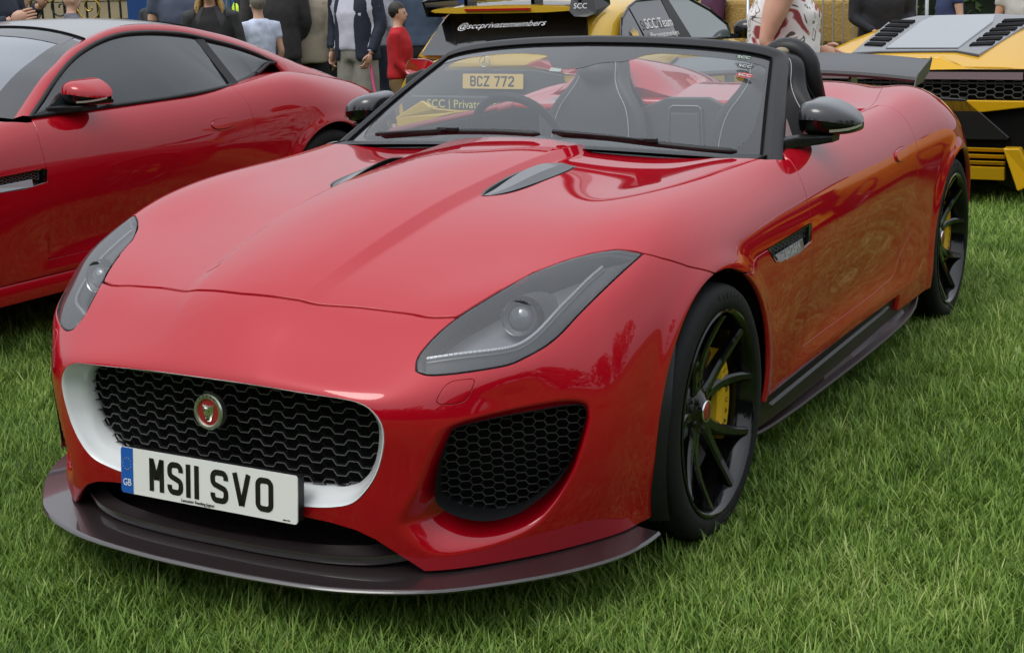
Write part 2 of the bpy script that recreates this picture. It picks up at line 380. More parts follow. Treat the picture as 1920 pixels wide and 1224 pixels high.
# outlines measured on the car (right hand = +x side)
LAMP_IN = [(.5046,-.8089,.6109),(.4951,-.7887,.6303),(.4971,-.7643,.6485),(.511,-.7178,.6781),(.5311,-.6691,.7029),(.5574,-.6121,.7258),(.5865,-.5392,.75),(.6147,-.4613,.771),(.6613,-.3884,.7889),(.7066,-.3385,.8002),(.7533,-.2979,.8046)]
LAMP_OUT = [(.8055,-.2613,.7905),(.7957,-.3473,.7668),(.7815,-.4418,.7345),(.7609,-.5256,.6952),(.7455,-.5761,.6656),(.7274,-.6194,.6437),(.6994,-.6675,.6256),(.6717,-.7024,.614),(.6133,-.7524,.6071),(.5661,-.7859,.6036),(.5306,-.8051,.6038)]
HOOD_FRONT = [(-.06,-.762,.735),(.0388,-.7567,.7327),(.1097,-.7485,.7297),(.1541,-.741,.7255),(.2024,-.7314,.7174),(.301,-.7034,.7121),(.4074,-.6901,.706),(.4525,-.69,.7025),(.4824,-.6863,.7012),(.5311,-.6691,.7029)]
HOOD_SIDE = [(.8055,-.2613,.7905),(.8324,-.2207,.7739),(.8671,-.1383,.7399),(.8891,-.0345,.6946)]
DOOR_FRONT = [(.7929,.7971,.898),(.8257,.7879,.8748),(.8473,.7771,.8469),(.8644,.7707,.8152),(.8828,.7659,.7612),(.8927,.7675,.7073),(.8985,.7732,.6313),(.8937,.7676,.5237),(.8779,.7614,.3814),(.8769,.746,.3271)]
DOOR_BOT = [(.8769,.746,.3271),(.878,1.0512,.3271),(.8813,1.4141,.3269),(.8871,1.7292,.3387),(.8887,1.7965,.357),(.8887,1.8363,.3947)]
DOOR_REAR = [(.8887,1.8363,.3947),(.9013,1.9482,.4564),(.9049,2.0006,.5348),(.9069,2.0267,.672),(.9041,2.0396,.7297),(.8947,2.0393,.7887),(.8784,2.0363,.8379),(.843,2.0253,.8922),(.7936,2.0135,.9267),(.7555,1.9924,.93)]
COWL = [(.825,.80,.88),(.785,.70,.89),(.772,.672,.897),(.72,.642,.90),(.66,.632,.90),(.515,.616,.90),(.345,.606,.915),(.2,.598,.93),(0,.592,.94),(-.06,.592,.94)]
GRILLE = [(-.06,-.93,.5757),(0,-.93,.5755),(.1156,-.927,.5746),(.2901,-.916,.5666),(.4037,-.903,.5594),(.4466,-.8976,.5425),(.4685,-.8944,.5146),(.4733,-.8929,.4811),(.4654,-.893,.4388),(.4493,-.8953,.3957),(.4233,-.899,.355),(.3876,-.901,.3233),(.3421,-.9011,.3066),(.2646,-.902,.2948),(.12,-.905,.289),(0,-.905,.288),(-.06,-.905,.288)]
INTAKE = [(.7944,-.5941,.5092),(.8036,-.5841,.494),(.8014,-.5892,.4682),(.7865,-.6075,.4099),(.769,-.6245,.3622),(.7413,-.6537,.321),(.7138,-.6824,.2953),(.6864,-.7104,.2774),(.6461,-.7519,.2708),(.6113,-.7862,.2806),(.5787,-.8155,.3012),(.5612,-.8304,.3228),(.5577,-.8345,.3504),(.5657,-.8316,.4039),(.578,-.8242,.4486),(.5888,-.8153,.4811),(.6011,-.8035,.4942),(.6671,-.7369,.5057),(.7323,-.6662,.5105),(.7665,-.6285,.5128)]
RIDGE = [(.8087,-.5793,.5103),(.8119,-.5788,.4777),(.7981,-.5952,.4152),(.7785,-.6109,.3475),(.7489,-.6378,.2854),(.7167,-.667,.2393),(.6678,-.7188,.2146),(.5999,-.7869,.2011),(.5508,-.8263,.1997),(.5183,-.8488,.2182),(.4895,-.8685,.2555),(.4804,-.8799,.2835),(.4985,-.8751,.3155),(.5292,-.8547,.3606),(.5507,-.8437,.4208),(.5677,-.833,.4724),(.5874,-.8148,.5033),(.6665,-.7349,.5201),(.7319,-.6646,.5271),(.7764,-.6148,.5281)]
LOWIN = [(-.06,.272),(0,.272),(.12,.272),(.2584,.269),(.3247,.266),(.385,.258),(.43,.241),(.47,.212),(.505,.183),(.53,.16),(.53,.10),(-.06,.10)]
VENT = [(.7701,.7005),(.3783,.6922),(.3991,.6723),(.4341,.6465),(.5023,.6368),(.6471,.6333),(.7637,.6458)]
HANDLE = [(1.756,.790),(1.80,.797),(1.87,.799),(1.915,.793),(1.915,.765),(1.87,.752),(1.80,.750),(1.756,.758)]
WASHER = [(.6222,-.758,.5914),(.6225,-.7627,.5826),(.6166,-.7756,.5593),(.6079,-.7864,.5482),(.5904,-.8028,.5458),(.571,-.8189,.5473),(.5641,-.8223,.553),(.5666,-.8137,.5676),(.5732,-.7992,.5831),(.5827,-.7865,.5912),(.5999,-.7731,.5933),(.6173,-.7602,.5937)]
HVENT = [(.2352,-.0339),(.2255,.0047),(.2206,.0961),(.2206,.2035),(.2301,.2952),(.233,.3311),(.2577,.3742),(.2694,.3867),(.3119,.3767),(.3211,.3602),(.3238,.2917),(.3163,.1959),(.3109,.1004),(.2989,.0335),(.2796,-.0059),(.2526,-.0304)]
AR_F, AR_R = (0, .335, .372), (2.622, .335, .372)
NL = (.50, -.55, .67); NH = (.6, -.2, .77); ND = (.95, 0, .31); NI = (.35, -.93, .12)

def sdf_poly(P, pts3, n): return poly_sdf(uvproj(P, n), uvproj(np.array(pts3), n))
def car_surfaces():
    V, Q = build_body_dense(4)
    # scooped pocket round the lower side intake, both sides
    S = V.copy(); S[:, 0] = np.abs(S[:, 0])
    front = (V[:, 1] < -.3)
    uv = uvproj(S, NI); ro = uvproj(RIDGE, NI); io = uvproj(INTAKE, NI)
    dr = poly_sdf(uv, smooth_poly(ro, 2)); di = poly_sdf(uv, smooth_poly(io, 2))
    t = np.clip(-dr/np.maximum(np.maximum(di, 0)-dr, 1e-6), 0, 1); t = np.where(di < 0, 1, t)
    # deeper at the bottom and the inner side
    dep = .014+.055*smooth01((.50-S[:, 2])/.24)+.0*S[:, 0]
    prof = np.where(t > 0, .35*t+.65*smooth01(t), 0)
    V[:, 1] += np.where(front & (dr < 0), dep*prof, 0); V[:, 0] -= np.where(front & (dr < 0), np.sign(V[:, 0])*dep*prof*.35, 0)
    # flare of the wheel arches
    for cy, cz, r in (AR_F, AR_R):
        d = np.hypot(V[:, 1]-cy, V[:, 2]-cz)-r; k = np.exp(-(np.maximum(d, 0)/.035)**2)*.010
        side = (np.abs(V[:, 0]) > .75) & (V[:, 2] < .78)
        V[:, 0] += np.where(side, np.sign(V[:, 0])*k, 0)
    N = vnormals(V, Q)
    keep = (V[Q][:, :, 0] >= -1e-6).all(1); Qk = Q[keep]; used = np.unique(Qk); m = -np.ones(len(V), int); m[used] = np.arange(len(used))
    Vh, Nh = V[used].copy(), N[used]; Vh[np.abs(Vh[:, 0]) < 1e-6, 0] = 0
    return Pan(Vh, Nh, [tuple(int(q) for q in f) for f in m[Qk]])
HALF = car_surfaces()
def arch(P, A, grow=0): return np.hypot(P[:, 1]-A[0], P[:, 2]-A[1])-A[2]-grow
def soften(L, n=5): return [tuple(p) for p in catmull(L, n, True)]
GRILLE = [tuple(p) for p in catmull(GRILLE, 5)]
INTAKE = soften(INTAKE, 4); RIDGE = soften(RIDGE, 3); WASHER = soften(WASHER, 3)
HVENT = [tuple(p) for p in catmull(HVENT, 4, True)]; DOOR_REAR = [tuple(p) for p in catmull(DOOR_REAR, 4)]; DOOR_FRONT = [tuple(p) for p in catmull(DOOR_FRONT, 3)]; DOOR_BOT = [tuple(p) for p in catmull(DOOR_BOT, 3)]; COWL = [tuple(p) for p in catmull(COWL, 3)]; HOOD_FRONT = [tuple(p) for p in catmull(HOOD_FRONT, 3)]
LAMP3 = [tuple(p) for p in catmull(LAMP_IN, 4)[:-1]]+[LAMP_IN[-1]]+[tuple(p) for p in catmull(LAMP_OUT+[LAMP_IN[0]], 4)[:-1]]
HOOD3 = HOOD_FRONT+LAMP_IN[5:]+HOOD_SIDE+[(.893,.10,.66),(.895,.24,.645),(.8947,.2568,.6781),(.8935,.2896,.6879),(.8931,.3867,.6907),(.8936,.7701,.7005)]+DOOR_FRONT[12::-1]+COWL[1:]
DOOR3 = DOOR_FRONT+DOOR_BOT[1:]+DOOR_REAR[1:]+[(.745,1.7,.92),(.738,1.2,.91),(.745,.85,.90)]
G = .0026
def make_panels():
    H = HALF; R = {}
    sd = lambda p, pts, n: sdf_poly(p.V, pts, n)
    # rough cuts first to keep later ones cheap
    fr = H.clip(H.V[:, 1]-.9)
    gh = np.where(fr.V[:, 1] < -.55, G*1.8, G); hood = fr.clip(sd(fr, HOOD3, NH)+gh); hood = hood.clip(-arch(hood.V, AR_F))
    hv = poly_sdf(hood.V[:, :2], HVENT); up = hood.V[:, 2] > .8; R['hvent'] = hood.clip(np.where(up, hv, .1)); hood = hood.clip(np.where(up, -hv, -.1))
    R['hood'] = hood
    R['lamp'] = fr.clip(sd(fr, LAMP3, NL)+.004)
    b = fr.clip(fr.V[:, 1]-.05); b = b.clip(-sd(b, HOOD3, NH)+np.where(b.V[:, 1] < -.55, G*1.8, G)); b = b.clip(-sd(b, LAMP3, NL)+G*.6)
    b = b.clip(-arch(b.V, AR_F)); b = b.clip(b.V[:, 1]-.0)
    low = (b.V[:, 1] < -.8)
    b = b.clip(np.where(b.V[:, 1] < -.7, -poly_sdf(b.V[:, [0, 2]], [(p[0], p[2]) for p in GRILLE]), -1)+.0005)
    b = b.clip(-sd(b, INTAKE, NI)) if True else b
    b = b.clip(np.where(b.V[:, 1] < -.7, -poly_sdf(b.V[:, [0, 2]], LOWIN), -1))
    ws = sd(b, WASHER, (.3, -.75, .4)); R['washer'] = b.clip(np.where(b.V[:, 1] < -.6, ws+.0014, 1)); b = b.clip(np.where(b.V[:, 1] < -.6, -ws+.0014, -1))
    R['bumper'] = b
    # lower front fender behind the arch
    f = H.clip(np.maximum(-(H.V[:, 1]-.05), H.V[:, 1]-.95)); f = f.clip(-sd(f, HOOD3, NH)+G*.7); f = f.clip(-sd(f, DOOR3, ND)+G*.7)
    f = f.clip(f.V[:, 2]-.80); f = f.clip(-arch(f.V, AR_F)); f = f.clip(.262-f.V[:, 2]); f = f.clip(np.where(f.V[:,2] > .335, f.V[:, 1]-.8, f.V[:, 1]-.748)); 
    vv = poly_sdf(f.V[:, 1:], VENT); R['vent'] = f.clip(vv); f = f.clip(-vv); R['fender'] = f
    # door
    s = H.clip(np.maximum(.6-H.V[:, 1], H.V[:, 1]-2.3)); s = s.clip(.5-s.V[:, 0]); d = s.clip(sd(s, DOOR3, ND)+G*.7)
    hd = poly_sdf(d.V[:, 1:], smooth_poly(HANDLE, 2)); R['handle'] = d.clip(np.where(d.V[:, 2] > .6, hd+.0018, 1)); R['door'] = d.clip(np.where(d.V[:, 2] > .6, -hd+.0018, -1))
    # sill under the door
    si = H.clip(np.maximum(.748-H.V[:, 1], H.V[:, 1]-1.86)); si = si.clip(.6-si.V[:, 0]); si = si.clip(-sd(si, DOOR3, ND)+.0012); si = si.clip(np.maximum(si.V[:, 2]-.42, .262-si.V[:, 2]))
    R['sill'] = si
    # rear quarter, boot deck
    q = H.clip(1.80-H.V[:, 1]); q = q.clip(-sd(q, DOOR3, ND)+G*.7); q = q.clip(-arch(q.V, AR_R)); q = q.clip(np.where(q.V[:, 1] < 1.862, (.60-q.V[:, 0]), -1))
    q = q.clip(np.where((q.V[:, 1] < 1.862) & (q.V[:, 2] < .45), 1.862-q.V[:, 1], -1))
    # cockpit opening: inner edge runs from the door top round behind the seats
    dk = poly_sdf(q.V[:, :2], [(-.1, 1.5), (.735, 1.5), (.74, 1.98), (.725, 2.10), (.69, 2.3), (.64, 2.55), (.60, 3.0), (.56, 3.4), (-.1, 3.45)])
    top = q.V[:, 2] > .77
    deck = q.clip(np.where(top, dk+G, 1)); ck = poly_sdf(deck.V[:, :2], [(-.1, 1.5), (.735, 1.5), (.735, 1.93), (.66, 1.955), (.50, 1.94), (.3, 1.95), (-.1, 1.96)])
    R['deck'] = deck.clip(-ck); R['quarter'] = q.clip(np.where(top, -dk+G, -1))
    return R
PANELS = make_panels()
# ------------------------------------------------------------------ car materials
def paint_mat(name, col, rough=.42, flake=.25):
    m = mat(name, col, rough, .12, 1.0, .0, coatr=.03, cior=1.58); n = m.node_tree; b = n.nodes['Principled BSDF']
    t = n.nodes.new('ShaderNodeTexNoise'); t.inputs['Scale'].default_value = 900; t.inputs['Detail'].default_value = 1
    tc = n.nodes.new('ShaderNodeTexCoord'); n.links.new(tc.outputs['Object'], t.inputs['Vector'])
    bp = n.nodes.new('ShaderNodeBump'); bp.inputs['Strength'].default_value = flake*.12; bp.inputs['Distance'].default_value = .0006
    n.links.new(t.outputs[0], bp.inputs['Height']); n.links.new(bp.outputs[0], b.inputs['Normal'])
    return m
RED = paint_mat('red_metallic_paint', (.41, .002, .011))
RED2 = paint_mat('darker_red_paint', (.36, .003, .010))
def glass_mat(name, tint=(1, 1, 1), ior=1.5, haze=0., col=(.6, .65, .68)):
    m = bpy.data.materials.new(name); m.use_nodes = True; n = m.node_tree; n.nodes.clear()
    o = n.nodes.new('ShaderNodeOutputMaterial'); a = n.nodes.new('ShaderNodeBsdfTransparent'); g = n.nodes.new('ShaderNodeBsdfGlossy'); x = n.nodes.new('ShaderNodeMixShader'); f = n.nodes.new('ShaderNodeFresnel')
    a.inputs[0].default_value = (*tint, 1); g.inputs['Roughness'].default_value = .01; f.inputs[0].default_value = ior
    n.links.new(f.outputs[0], x.inputs[0]); n.links.new(a.outputs[0], x.inputs[1]); n.links.new(g.outputs[0], x.inputs[2])
    if haze:  # pale diffuse layer: veil of reflected sky painted into the glass colour
        d = n.nodes.new('ShaderNodeBsdfDiffuse'); d.inputs[0].default_value = (*col, 1); y = n.nodes.new('ShaderNodeMixShader'); y.inputs[0].default_value = haze
        n.links.new(x.outputs[0], y.inputs[1]); n.links.new(d.outputs[0], y.inputs[2]); n.links.new(y.outputs[0], o.inputs[0])
    else: n.links.new(x.outputs[0], o.inputs[0])
    return m
GLASS = glass_mat('windscreen_glass', (.80, .86, .86), 1.85, .03)
LENS = glass_mat('lamp_lens', (.93, .94, .95), 1.85, .015)
TINT = glass_mat('tinted_side_glass', (.10, .13, .135), 1.5, .035, (.35, .45, .48))
def carbon_mat():
    m = mat('carbon_fibre', (.02, .014, .015), .35, .0, 1.0, .6, coatr=.03); n = m.node_tree; b = n.nodes['Principled BSDF']
    tc = n.nodes.new('ShaderNodeTexCoord'); w1 = n.nodes.new('ShaderNodeTexChecker'); w1.inputs['Scale'].default_value = 260
    w1.inputs[1].default_value = (.030, .020, .021, 1); w1.inputs[2].default_value = (.014, .010, .011, 1)
    n.links.new(tc.outputs['Object'], w1.inputs[0]); n.links.new(w1.outputs[0], b.inputs['Base Color'])
    return m
CARB = carbon_mat()
BLK = mat('gloss_black', (.004, .004, .0045), .10, 0, .3, spec=.4)
SATIN = mat('satin_black_plastic', (.010, .010, .011), .42, spec=.35)
DARK = mat('matt_dark', (.003, .003, .003), .9, spec=.15)
RUB = mat('tyre_rubber', (.008, .008, .0085), .7, spec=.25, noise=(60, .25, .15))
WHT = mat('white_gloss_trim', (.72, .74, .74), .25, 0, .6)
CHR = mat('chrome', (.75, .75, .74), .22, 1.0)
DGREY = mat('dark_grey_plastic', (.085, .09, .095), .4)
LGREY = mat('lamp_housing_grey', (.19, .195, .205), .3, .4)
REFL = mat('lamp_reflector', (.55, .56, .57), .2, 1)
YCAL = mat('yellow_caliper', (.62, .36, .01), .35, 0, .4)
DISC = mat('brake_disc', (.20, .19, .17), .35, .9)
LEATH = mat('dark_leather', (.013, .013, .014), .5, noise=(160, .12, 0), spec=.35)
CARBW = mat('satin_carbon', (.022, .022, .024), .42, 0, .35, .5)
GLEATH = mat('grey_interior', (.045, .048, .05), .6, noise=(50, .12, 0))
STITCH = mat('light_stitching', (.45, .45, .45), .7)
RIB = mat('grille_rib_grey', (.15, .15, .145), .45, .2)
PLATE = mat('white_plate', (.80, .80, .76), .35, 0, .3)
PLATEB = mat('plate_blue', (.012, .10, .42), .35, 0, .3)
INK = mat('plate_black_ink', (.01, .008, .007), .4)
STAR = mat('plate_star_yellow', (.7, .55, .05), .5)
MIRT = mat('mirror_shell_grey', (.016, .016, .018), .2, 0, .6)
BLKEDGE = mat('frit_black', (.012, .012, .013), .15, 0, .5)

def strip(rows): return MB().grid(rows)
def text_obj(s, size, m, parent, M, name='lettering', depth=.0004, font_shear=0, sx=1, align='CENTER', **kw):
    c = bpy.data.curves.new('text', 'FONT'); c.body = s; c.size = size; c.extrude = depth; c.align_x = align; c.align_y = 'CENTER'; c.shear = font_shear; c.resolution_u = 3
    o = bpy.data.objects.new('t', c); COL.objects.link(o); dg = bpy.context.evaluated_depsgraph_get(); dg.update()
    me = bpy.data.meshes.new_from_object(o.evaluated_get(dg)); bpy.data.objects.remove(o)
    me.transform(Matrix.Diagonal((sx, 1, 1, 1))); me.transform(M)
    return link(name, me, m, parent, **kw)
def frame_matrix(o, x, y, z):
    M = Matrix((Vector(x).normalized(), Vector(y).normalized(), Vector(z).normalized())).transposed().to_4x4(); M.translation = Vector(o); return M
def ribbon(path, w, closed=False):
    P = [Vector((p[0], p[1], 0)) for p in path]; n = len(P); A = []; B = []
    for i in range(n):
        a = P[(i-1) % n] if (closed or i > 0) else P[i]; b = P[(i+1) % n] if (closed or i < n-1) else P[i]
        d1 = (P[i]-a).normalized() if (P[i]-a).length > 1e-9 else (b-P[i]).normalized(); d2 = (b-P[i]).normalized() if (b-P[i]).length > 1e-9 else d1
        t = (d1+d2).normalized(); nrm = Vector((-t.y, t.x, 0)); k = 1/max(.5, nrm.dot(Vector((-d1.y, d1.x, 0))))
        A.append(P[i]+nrm*w/2*k); B.append(P[i]-nrm*w/2*k)
    F = []; m = n if closed else n-1
    for i in range(m): j = (i+1) % n; F.append((i, n+i, n+j, j))
    return A+B, F
def arc(cx, cy, rx, ry, a0, a1, n=8): return [(cx+rx*math.cos(rad(a0+(a1-a0)*i/n)), cy+ry*math.sin(rad(a0+(a1-a0)*i/n))) for i in range(n+1)]
def plate_glyph(ch, w, h, s):
    """stroke paths of UK plate characters in a w x h box, s = stroke width"""
    a, b, c, d = s/2, w-s/2, s/2, h-s/2; r = min(.30*w, .012); R = []
    if ch == 'M': R = [([(a, 0), (a, h)], 0), ([(b, 0), (b, h)], 0), ([(a+.001, h-.004), (w/2, h*.36)], 0), ([(b-.001, h-.004), (w/2, h*.36)], 0)]
    elif ch == '1': R = [([(w/2, 0), (w/2, h)], 0)]
    elif ch in 'SO028CDBG':
        rr = r
        if ch in 'O0': R = [(arc(b-rr, d-rr, rr, rr, 0, 90)+arc(a+rr, d-rr, rr, rr, 90, 180)+arc(a+rr, c+rr, rr, rr, 180, 270)+arc(b-rr, c+rr, rr, rr, 270, 360), 1)]
        elif ch == 'S':
            m = h/2
            R = [([(b, h*.70), (b, d-rr)]+arc(b-rr, d-rr, rr, rr, 0, 90)+arc(a+rr, d-rr, rr, rr, 90, 180)+[(a, m+rr*1.5)]+arc(a+rr, m+rr*1.2, rr, rr, 180, 240)+arc(b-rr, m-rr*1.2, rr, rr, 60, 0)+[(b, c+rr)]+arc(b-rr, c+rr, rr, rr, 0, -90)+arc(a+rr, c+rr, rr, rr, 270, 180)+[(a, h*.30)], 0)]
        elif ch == 'C': R = [([(b, h*.70), (b, d-rr)]+arc(b-rr, d-rr, rr, rr, 0, 90)+arc(a+rr, d-rr, rr, rr, 90, 180)+arc(a+rr, c+rr, rr, rr, 180, 270)+arc(b-rr, c+rr, rr, rr, 270, 360)+[(b, h*.30)], 0)]
        elif ch == 'B':
            m = h*.52
            R = [([(a, c), (a, d), (b-rr, d)]+arc(b-rr, d-rr, rr, rr, 90, 0)+arc(b-rr, m+rr, rr, rr, 0, -90)+[(a, m)], 0), ([(b-rr, m)]+arc(b-rr, m-rr, rr, rr, 90, 0)+arc(b-rr, c+rr, rr, rr, 0, -90)+[(a, c)], 0)]
        elif ch == '2': R = [([(a, h*.72), (a, d-rr)]+arc(a+rr, d-rr, rr, rr, 180, 90)+arc(b-rr, d-rr, rr, rr, 90, 0)+[(b, h*.58), (a, c+.004), (a, c), (w, c)], 0)]
    elif ch == 'V': R = [([(a*.8, h), (w/2-.001, s*.3)], 0), ([(b+a*.2, h), (w/2+.001, s*.3)], 0)]
    elif ch == 'Z': R = [([(0, d), (b, d), (a, c), (w, c)], 0)]
    elif ch == '7': R = [([(0, d), (b, d), (w*.35, 0)], 0)]
    mb = MB()
    for p, cl in R: V, F = ribbon(p, s, cl); mb.add(V, F)
    return mb
def number_plate(parent, M, chars, base, blue=True, h0=.016, ch=.079, small=None, plate_name='number_plate'):
    """chars: list of (char, x0, x1) in metres from the plate's left edge; local x right, y up, z out"""
    W_, H_ = .52, .111; mb = MB(); r = .008
    po = arc(W_-r, H_-r, r, r, 0, 90, 4)+arc(r, H_-r, r, r, 90, 180, 4)+arc(r, r, r, r, 180, 270, 4)+arc(W_-r, r, r, r, 270, 360, 4)
    mb.prism(po, -.003, 0, 2); p = mb.build(plate_name, base, parent); p.data.transform(M)
    inv = []
    for c, x0, x1 in chars:
        g = plate_glyph(c, x1-x0, ch, .0138); me = mesh_from([Vector(v)+Vector((x0, h0, .0008)) for v in g.V], g.F); me.transform(M)
        link('plate_character', me, INK, p)
    if blue:
        bl = [(.0005, .006), (.004, .0005), (.0385, .0005), (.0385, H_-.0005), (.004, H_-.0005), (.0005, H_-.006)]
        b = MB().prism(bl, .0, .0006, 2).build('blue_band', PLATEB, p); b.data.transform(M)
        st = MB()
        for k in range(12):
            a = 2*math.pi*k/12; cx, cy = .0195+.0125*math.cos(a), .072+.0125*math.sin(a)*1.15
            st.add([(cx+.0012*math.cos(t*math.pi/2), cy+.0012*math.sin(t*math.pi/2), .0011) for t in range(4)], [(0, 1, 2, 3)])
        s = st.build('star_ring', STAR, p); s.data.transform(M)
        text_obj('GB', .024, PLATE, p, M @ Matrix.Translation((.0195, .026, .001)), 'country_letters', sx=.85).data
    if small: 
        text_obj(small, .0105, INK, p, M @ Matrix.Translation((.235, .0075, .0007)), 'dealer_lettering', sx=.95)
        text_obj('BSAU145d', .0045, INK, p, M @ Matrix.Translation((.49, .006, .0007)), 'maker_mark')
    return p

# ------------------------------------------------------------------ wheel
def wheel(parent, c, face_x, side=1, rim_mat=None, caliper=True, steer=0., r_t=.343, w_t=.255, cal_mat=None, detail=True):
    """c = wheel centre (0,y,z); face_x = outermost x of the tyre"""
    rim_mat = rim_mat or BLK
    wr = bpy.data.objects.new('wheel', None); COL.objects.link(wr); wr.parent = parent; wr.empty_display_size = .1
    X = lambda v: side*v
    T = MB(); o = face_x; prof = [(.262, o-.012), (.270, o-.004), (.290, o+.001), (.308, o-.002), (.322, o-.009), (.329, o-.020), (.3325, o-.040), (.333, o-w_t/2), (.3325, o-w_t+.045), (.329, o-w_t+.022), (.312, o-w_t+.002), (.262, o-w_t+.012)]
    T.lathe([(r, X(h)) for r, h in prof], c, 'X', 72)
    t = T.build('tyre', RUB, wr, angle=50)
    g = MB()
    for gx in (o-.055, o-.095, o-.150, o-.195): g.lathe([(.3334, X(gx-.004)), (.3338, X(gx)), (.3334, X(gx+.004))], c, 'X', 72)
    g.build('tread_groove', DARK, wr)
    R = MB(); R.lathe([(r, X(h)) for r, h in [(.262, o-.014), (.268, o-.006), (.268, o-.001), (.262, o+.001), (.257, o-.002), (.252, o-.012), (.247, o-.030), (.240, o-.06), (.236, o-.12), (.236, o-w_t+.02), (.262, o-w_t+.01)]], c, 'X', 72)
    R.build('rim', rim_mat, wr, angle=35)
    cy, cz = c[1], c[2]
    # five double spokes
    for k in range(5):
        a0 = rad(90+72*k+8)
        S = MB()
        def P(r, a, x): return Vector((X(x), cy+r*math.cos(a), cz+r*math.sin(a)))
        for sgn in (-1, 1):
            rows = []
            for i in range(9):
                u = i/8; r = .035+u*.214; da = sgn*(.10+.05*u+.19*u**1.3)
                hw = (.024-.010*u)/max(r, .05)*(.9 if u > .2 else 1.4); xf = o-.058+.050*u**1.2-.012*math.sin(math.pi*u); dp = .030-.008*u
                a = a0+da*.95
                rows.append([P(r, a-hw, xf-.006), P(r, a-hw*.55, xf), P(r, a+hw*.55, xf), P(r, a+hw, xf-.006), P(r, a+hw*1.05, xf-dp), P(r, a-hw*1.05, xf-dp)])
            S.grid(rows, cv=True)
            S.add(rows[-1], [(0, 1, 2, 3, 4, 5)])
        S.build('spoke', rim_mat, wr, angle=30)
    hb = MB(); hb.lathe([(.001, X(o-.042)), (.028, X(o-.043)), (.033, X(o-.048)), (.056, X(o-.058)), (.066, X(o-.072)), (.066, X(o-.10))], c, 'X', 40); hb.build('hub', rim_mat, wr, angle=30)
    cp = MB(); cp.lathe([(.001, X(o-.0385)), (.020, X(o-.039)), (.025, X(o-.042))], c, 'X', 24); cp.build('centre_cap', mat('cap_red', (.35, .02, .02), .3, .3, .5), wr, smooth=True)
    cr = MB(); cr.lathe([(.0245, X(o-.040)), (.028, X(o-.039)), (.029, X(o-.043))], c, 'X', 24); cr.build('cap_ring', CHR, wr, smooth=True)
    for k in range(5):
        a = rad(54+72*k+8); b = MB(); b.lathe([(.001, X(o-.052)), (.008, X(o-.053)), (.009, X(o-.065))], (0, cy+.05*math.cos(a), cz+.05*math.sin(a)), 'X', 10); b.build('wheel_bolt', SATIN, wr, smooth=True)
    if detail and side > 0 and caliper:
        for i, ch in enumerate('PIRELLI'):
            a = rad(92-5.2*i); q = P_(.301, a, o+.0006, cy, cz, X); rr_ = Vector((0, math.cos(a), math.sin(a))); tt = Vector((0, math.sin(a), -math.cos(a)))
            text_obj(ch, .026, mat('tyre_letter', (.022, .022, .023), .6), t, frame_matrix(q, tt, rr_, (side, 0, 0)), 'tyre_letter')
    D = MB(); D.lathe([(.10, X(o-.085)), (.185, X(o-.085)), (.188, X(o-.088)), (.188, X(o-.112)), (.185, X(o-.115)), (.10, X(o-.115))], c, 'X', 64)
    for k in range(36):
        pass
    D.build('brake_disc', DISC, wr, angle=30)
    B2 = MB(); B2.lathe([(.001, X(o-.07)), (.08, X(o-.07)), (.10, X(o-.084)), (.10, X(o-.12))], c, 'X', 40); B2.build('disc_bell', DGREY, wr, angle=30)
    bk = MB(); bk.lathe([(.001, X(o-.14)), (.235, X(o-.14))], c, 'X', 40); bk.build('wheel_back', DARK, wr)
    if caliper:
        C = MB(); rows = []
        for i in range(13):
            a = rad(-38+76*i/12); e = 1-.25*abs((i-6)/6)**3
            r0, r1 = .128+.010*(1-e)*4, .203*(.995 if i in (0, 12) else 1)
            rows.append([P_(r, a, x, cy, cz, X) for r, x in ((r0, o-.062), (r0+.012, o-.050), (r1-.016, o-.050), (r1, o-.062), (r1+.004, o-.128), (r0, o-.128))])
        C.grid(rows, cv=True); C.add(rows[0], [(0, 1, 2, 3, 4, 5)]); C.add(rows[-1], [(5, 4, 3, 2, 1, 0)])
        cal = C.build('brake_caliper', cal_mat or YCAL, wr, angle=35)
        for i, ch in enumerate('JAGUAR'):
            a = rad(25-10*i)
            q = P_(.165, a, o-.0493, cy, cz, X); rr_ = Vector((0, math.cos(a), math.sin(a))); tt = Vector((0, math.sin(a), -math.cos(a)))
            text_obj(ch, .022, INK, wr, frame_matrix(q, tt if side > 0 else -tt, rr_, (side, 0, 0)), 'caliper_letter')
    return wr
def P_(r, a, x, cy, cz, X): return Vector((X(x), cy+r*math.cos(a), cz+r*math.sin(a)))

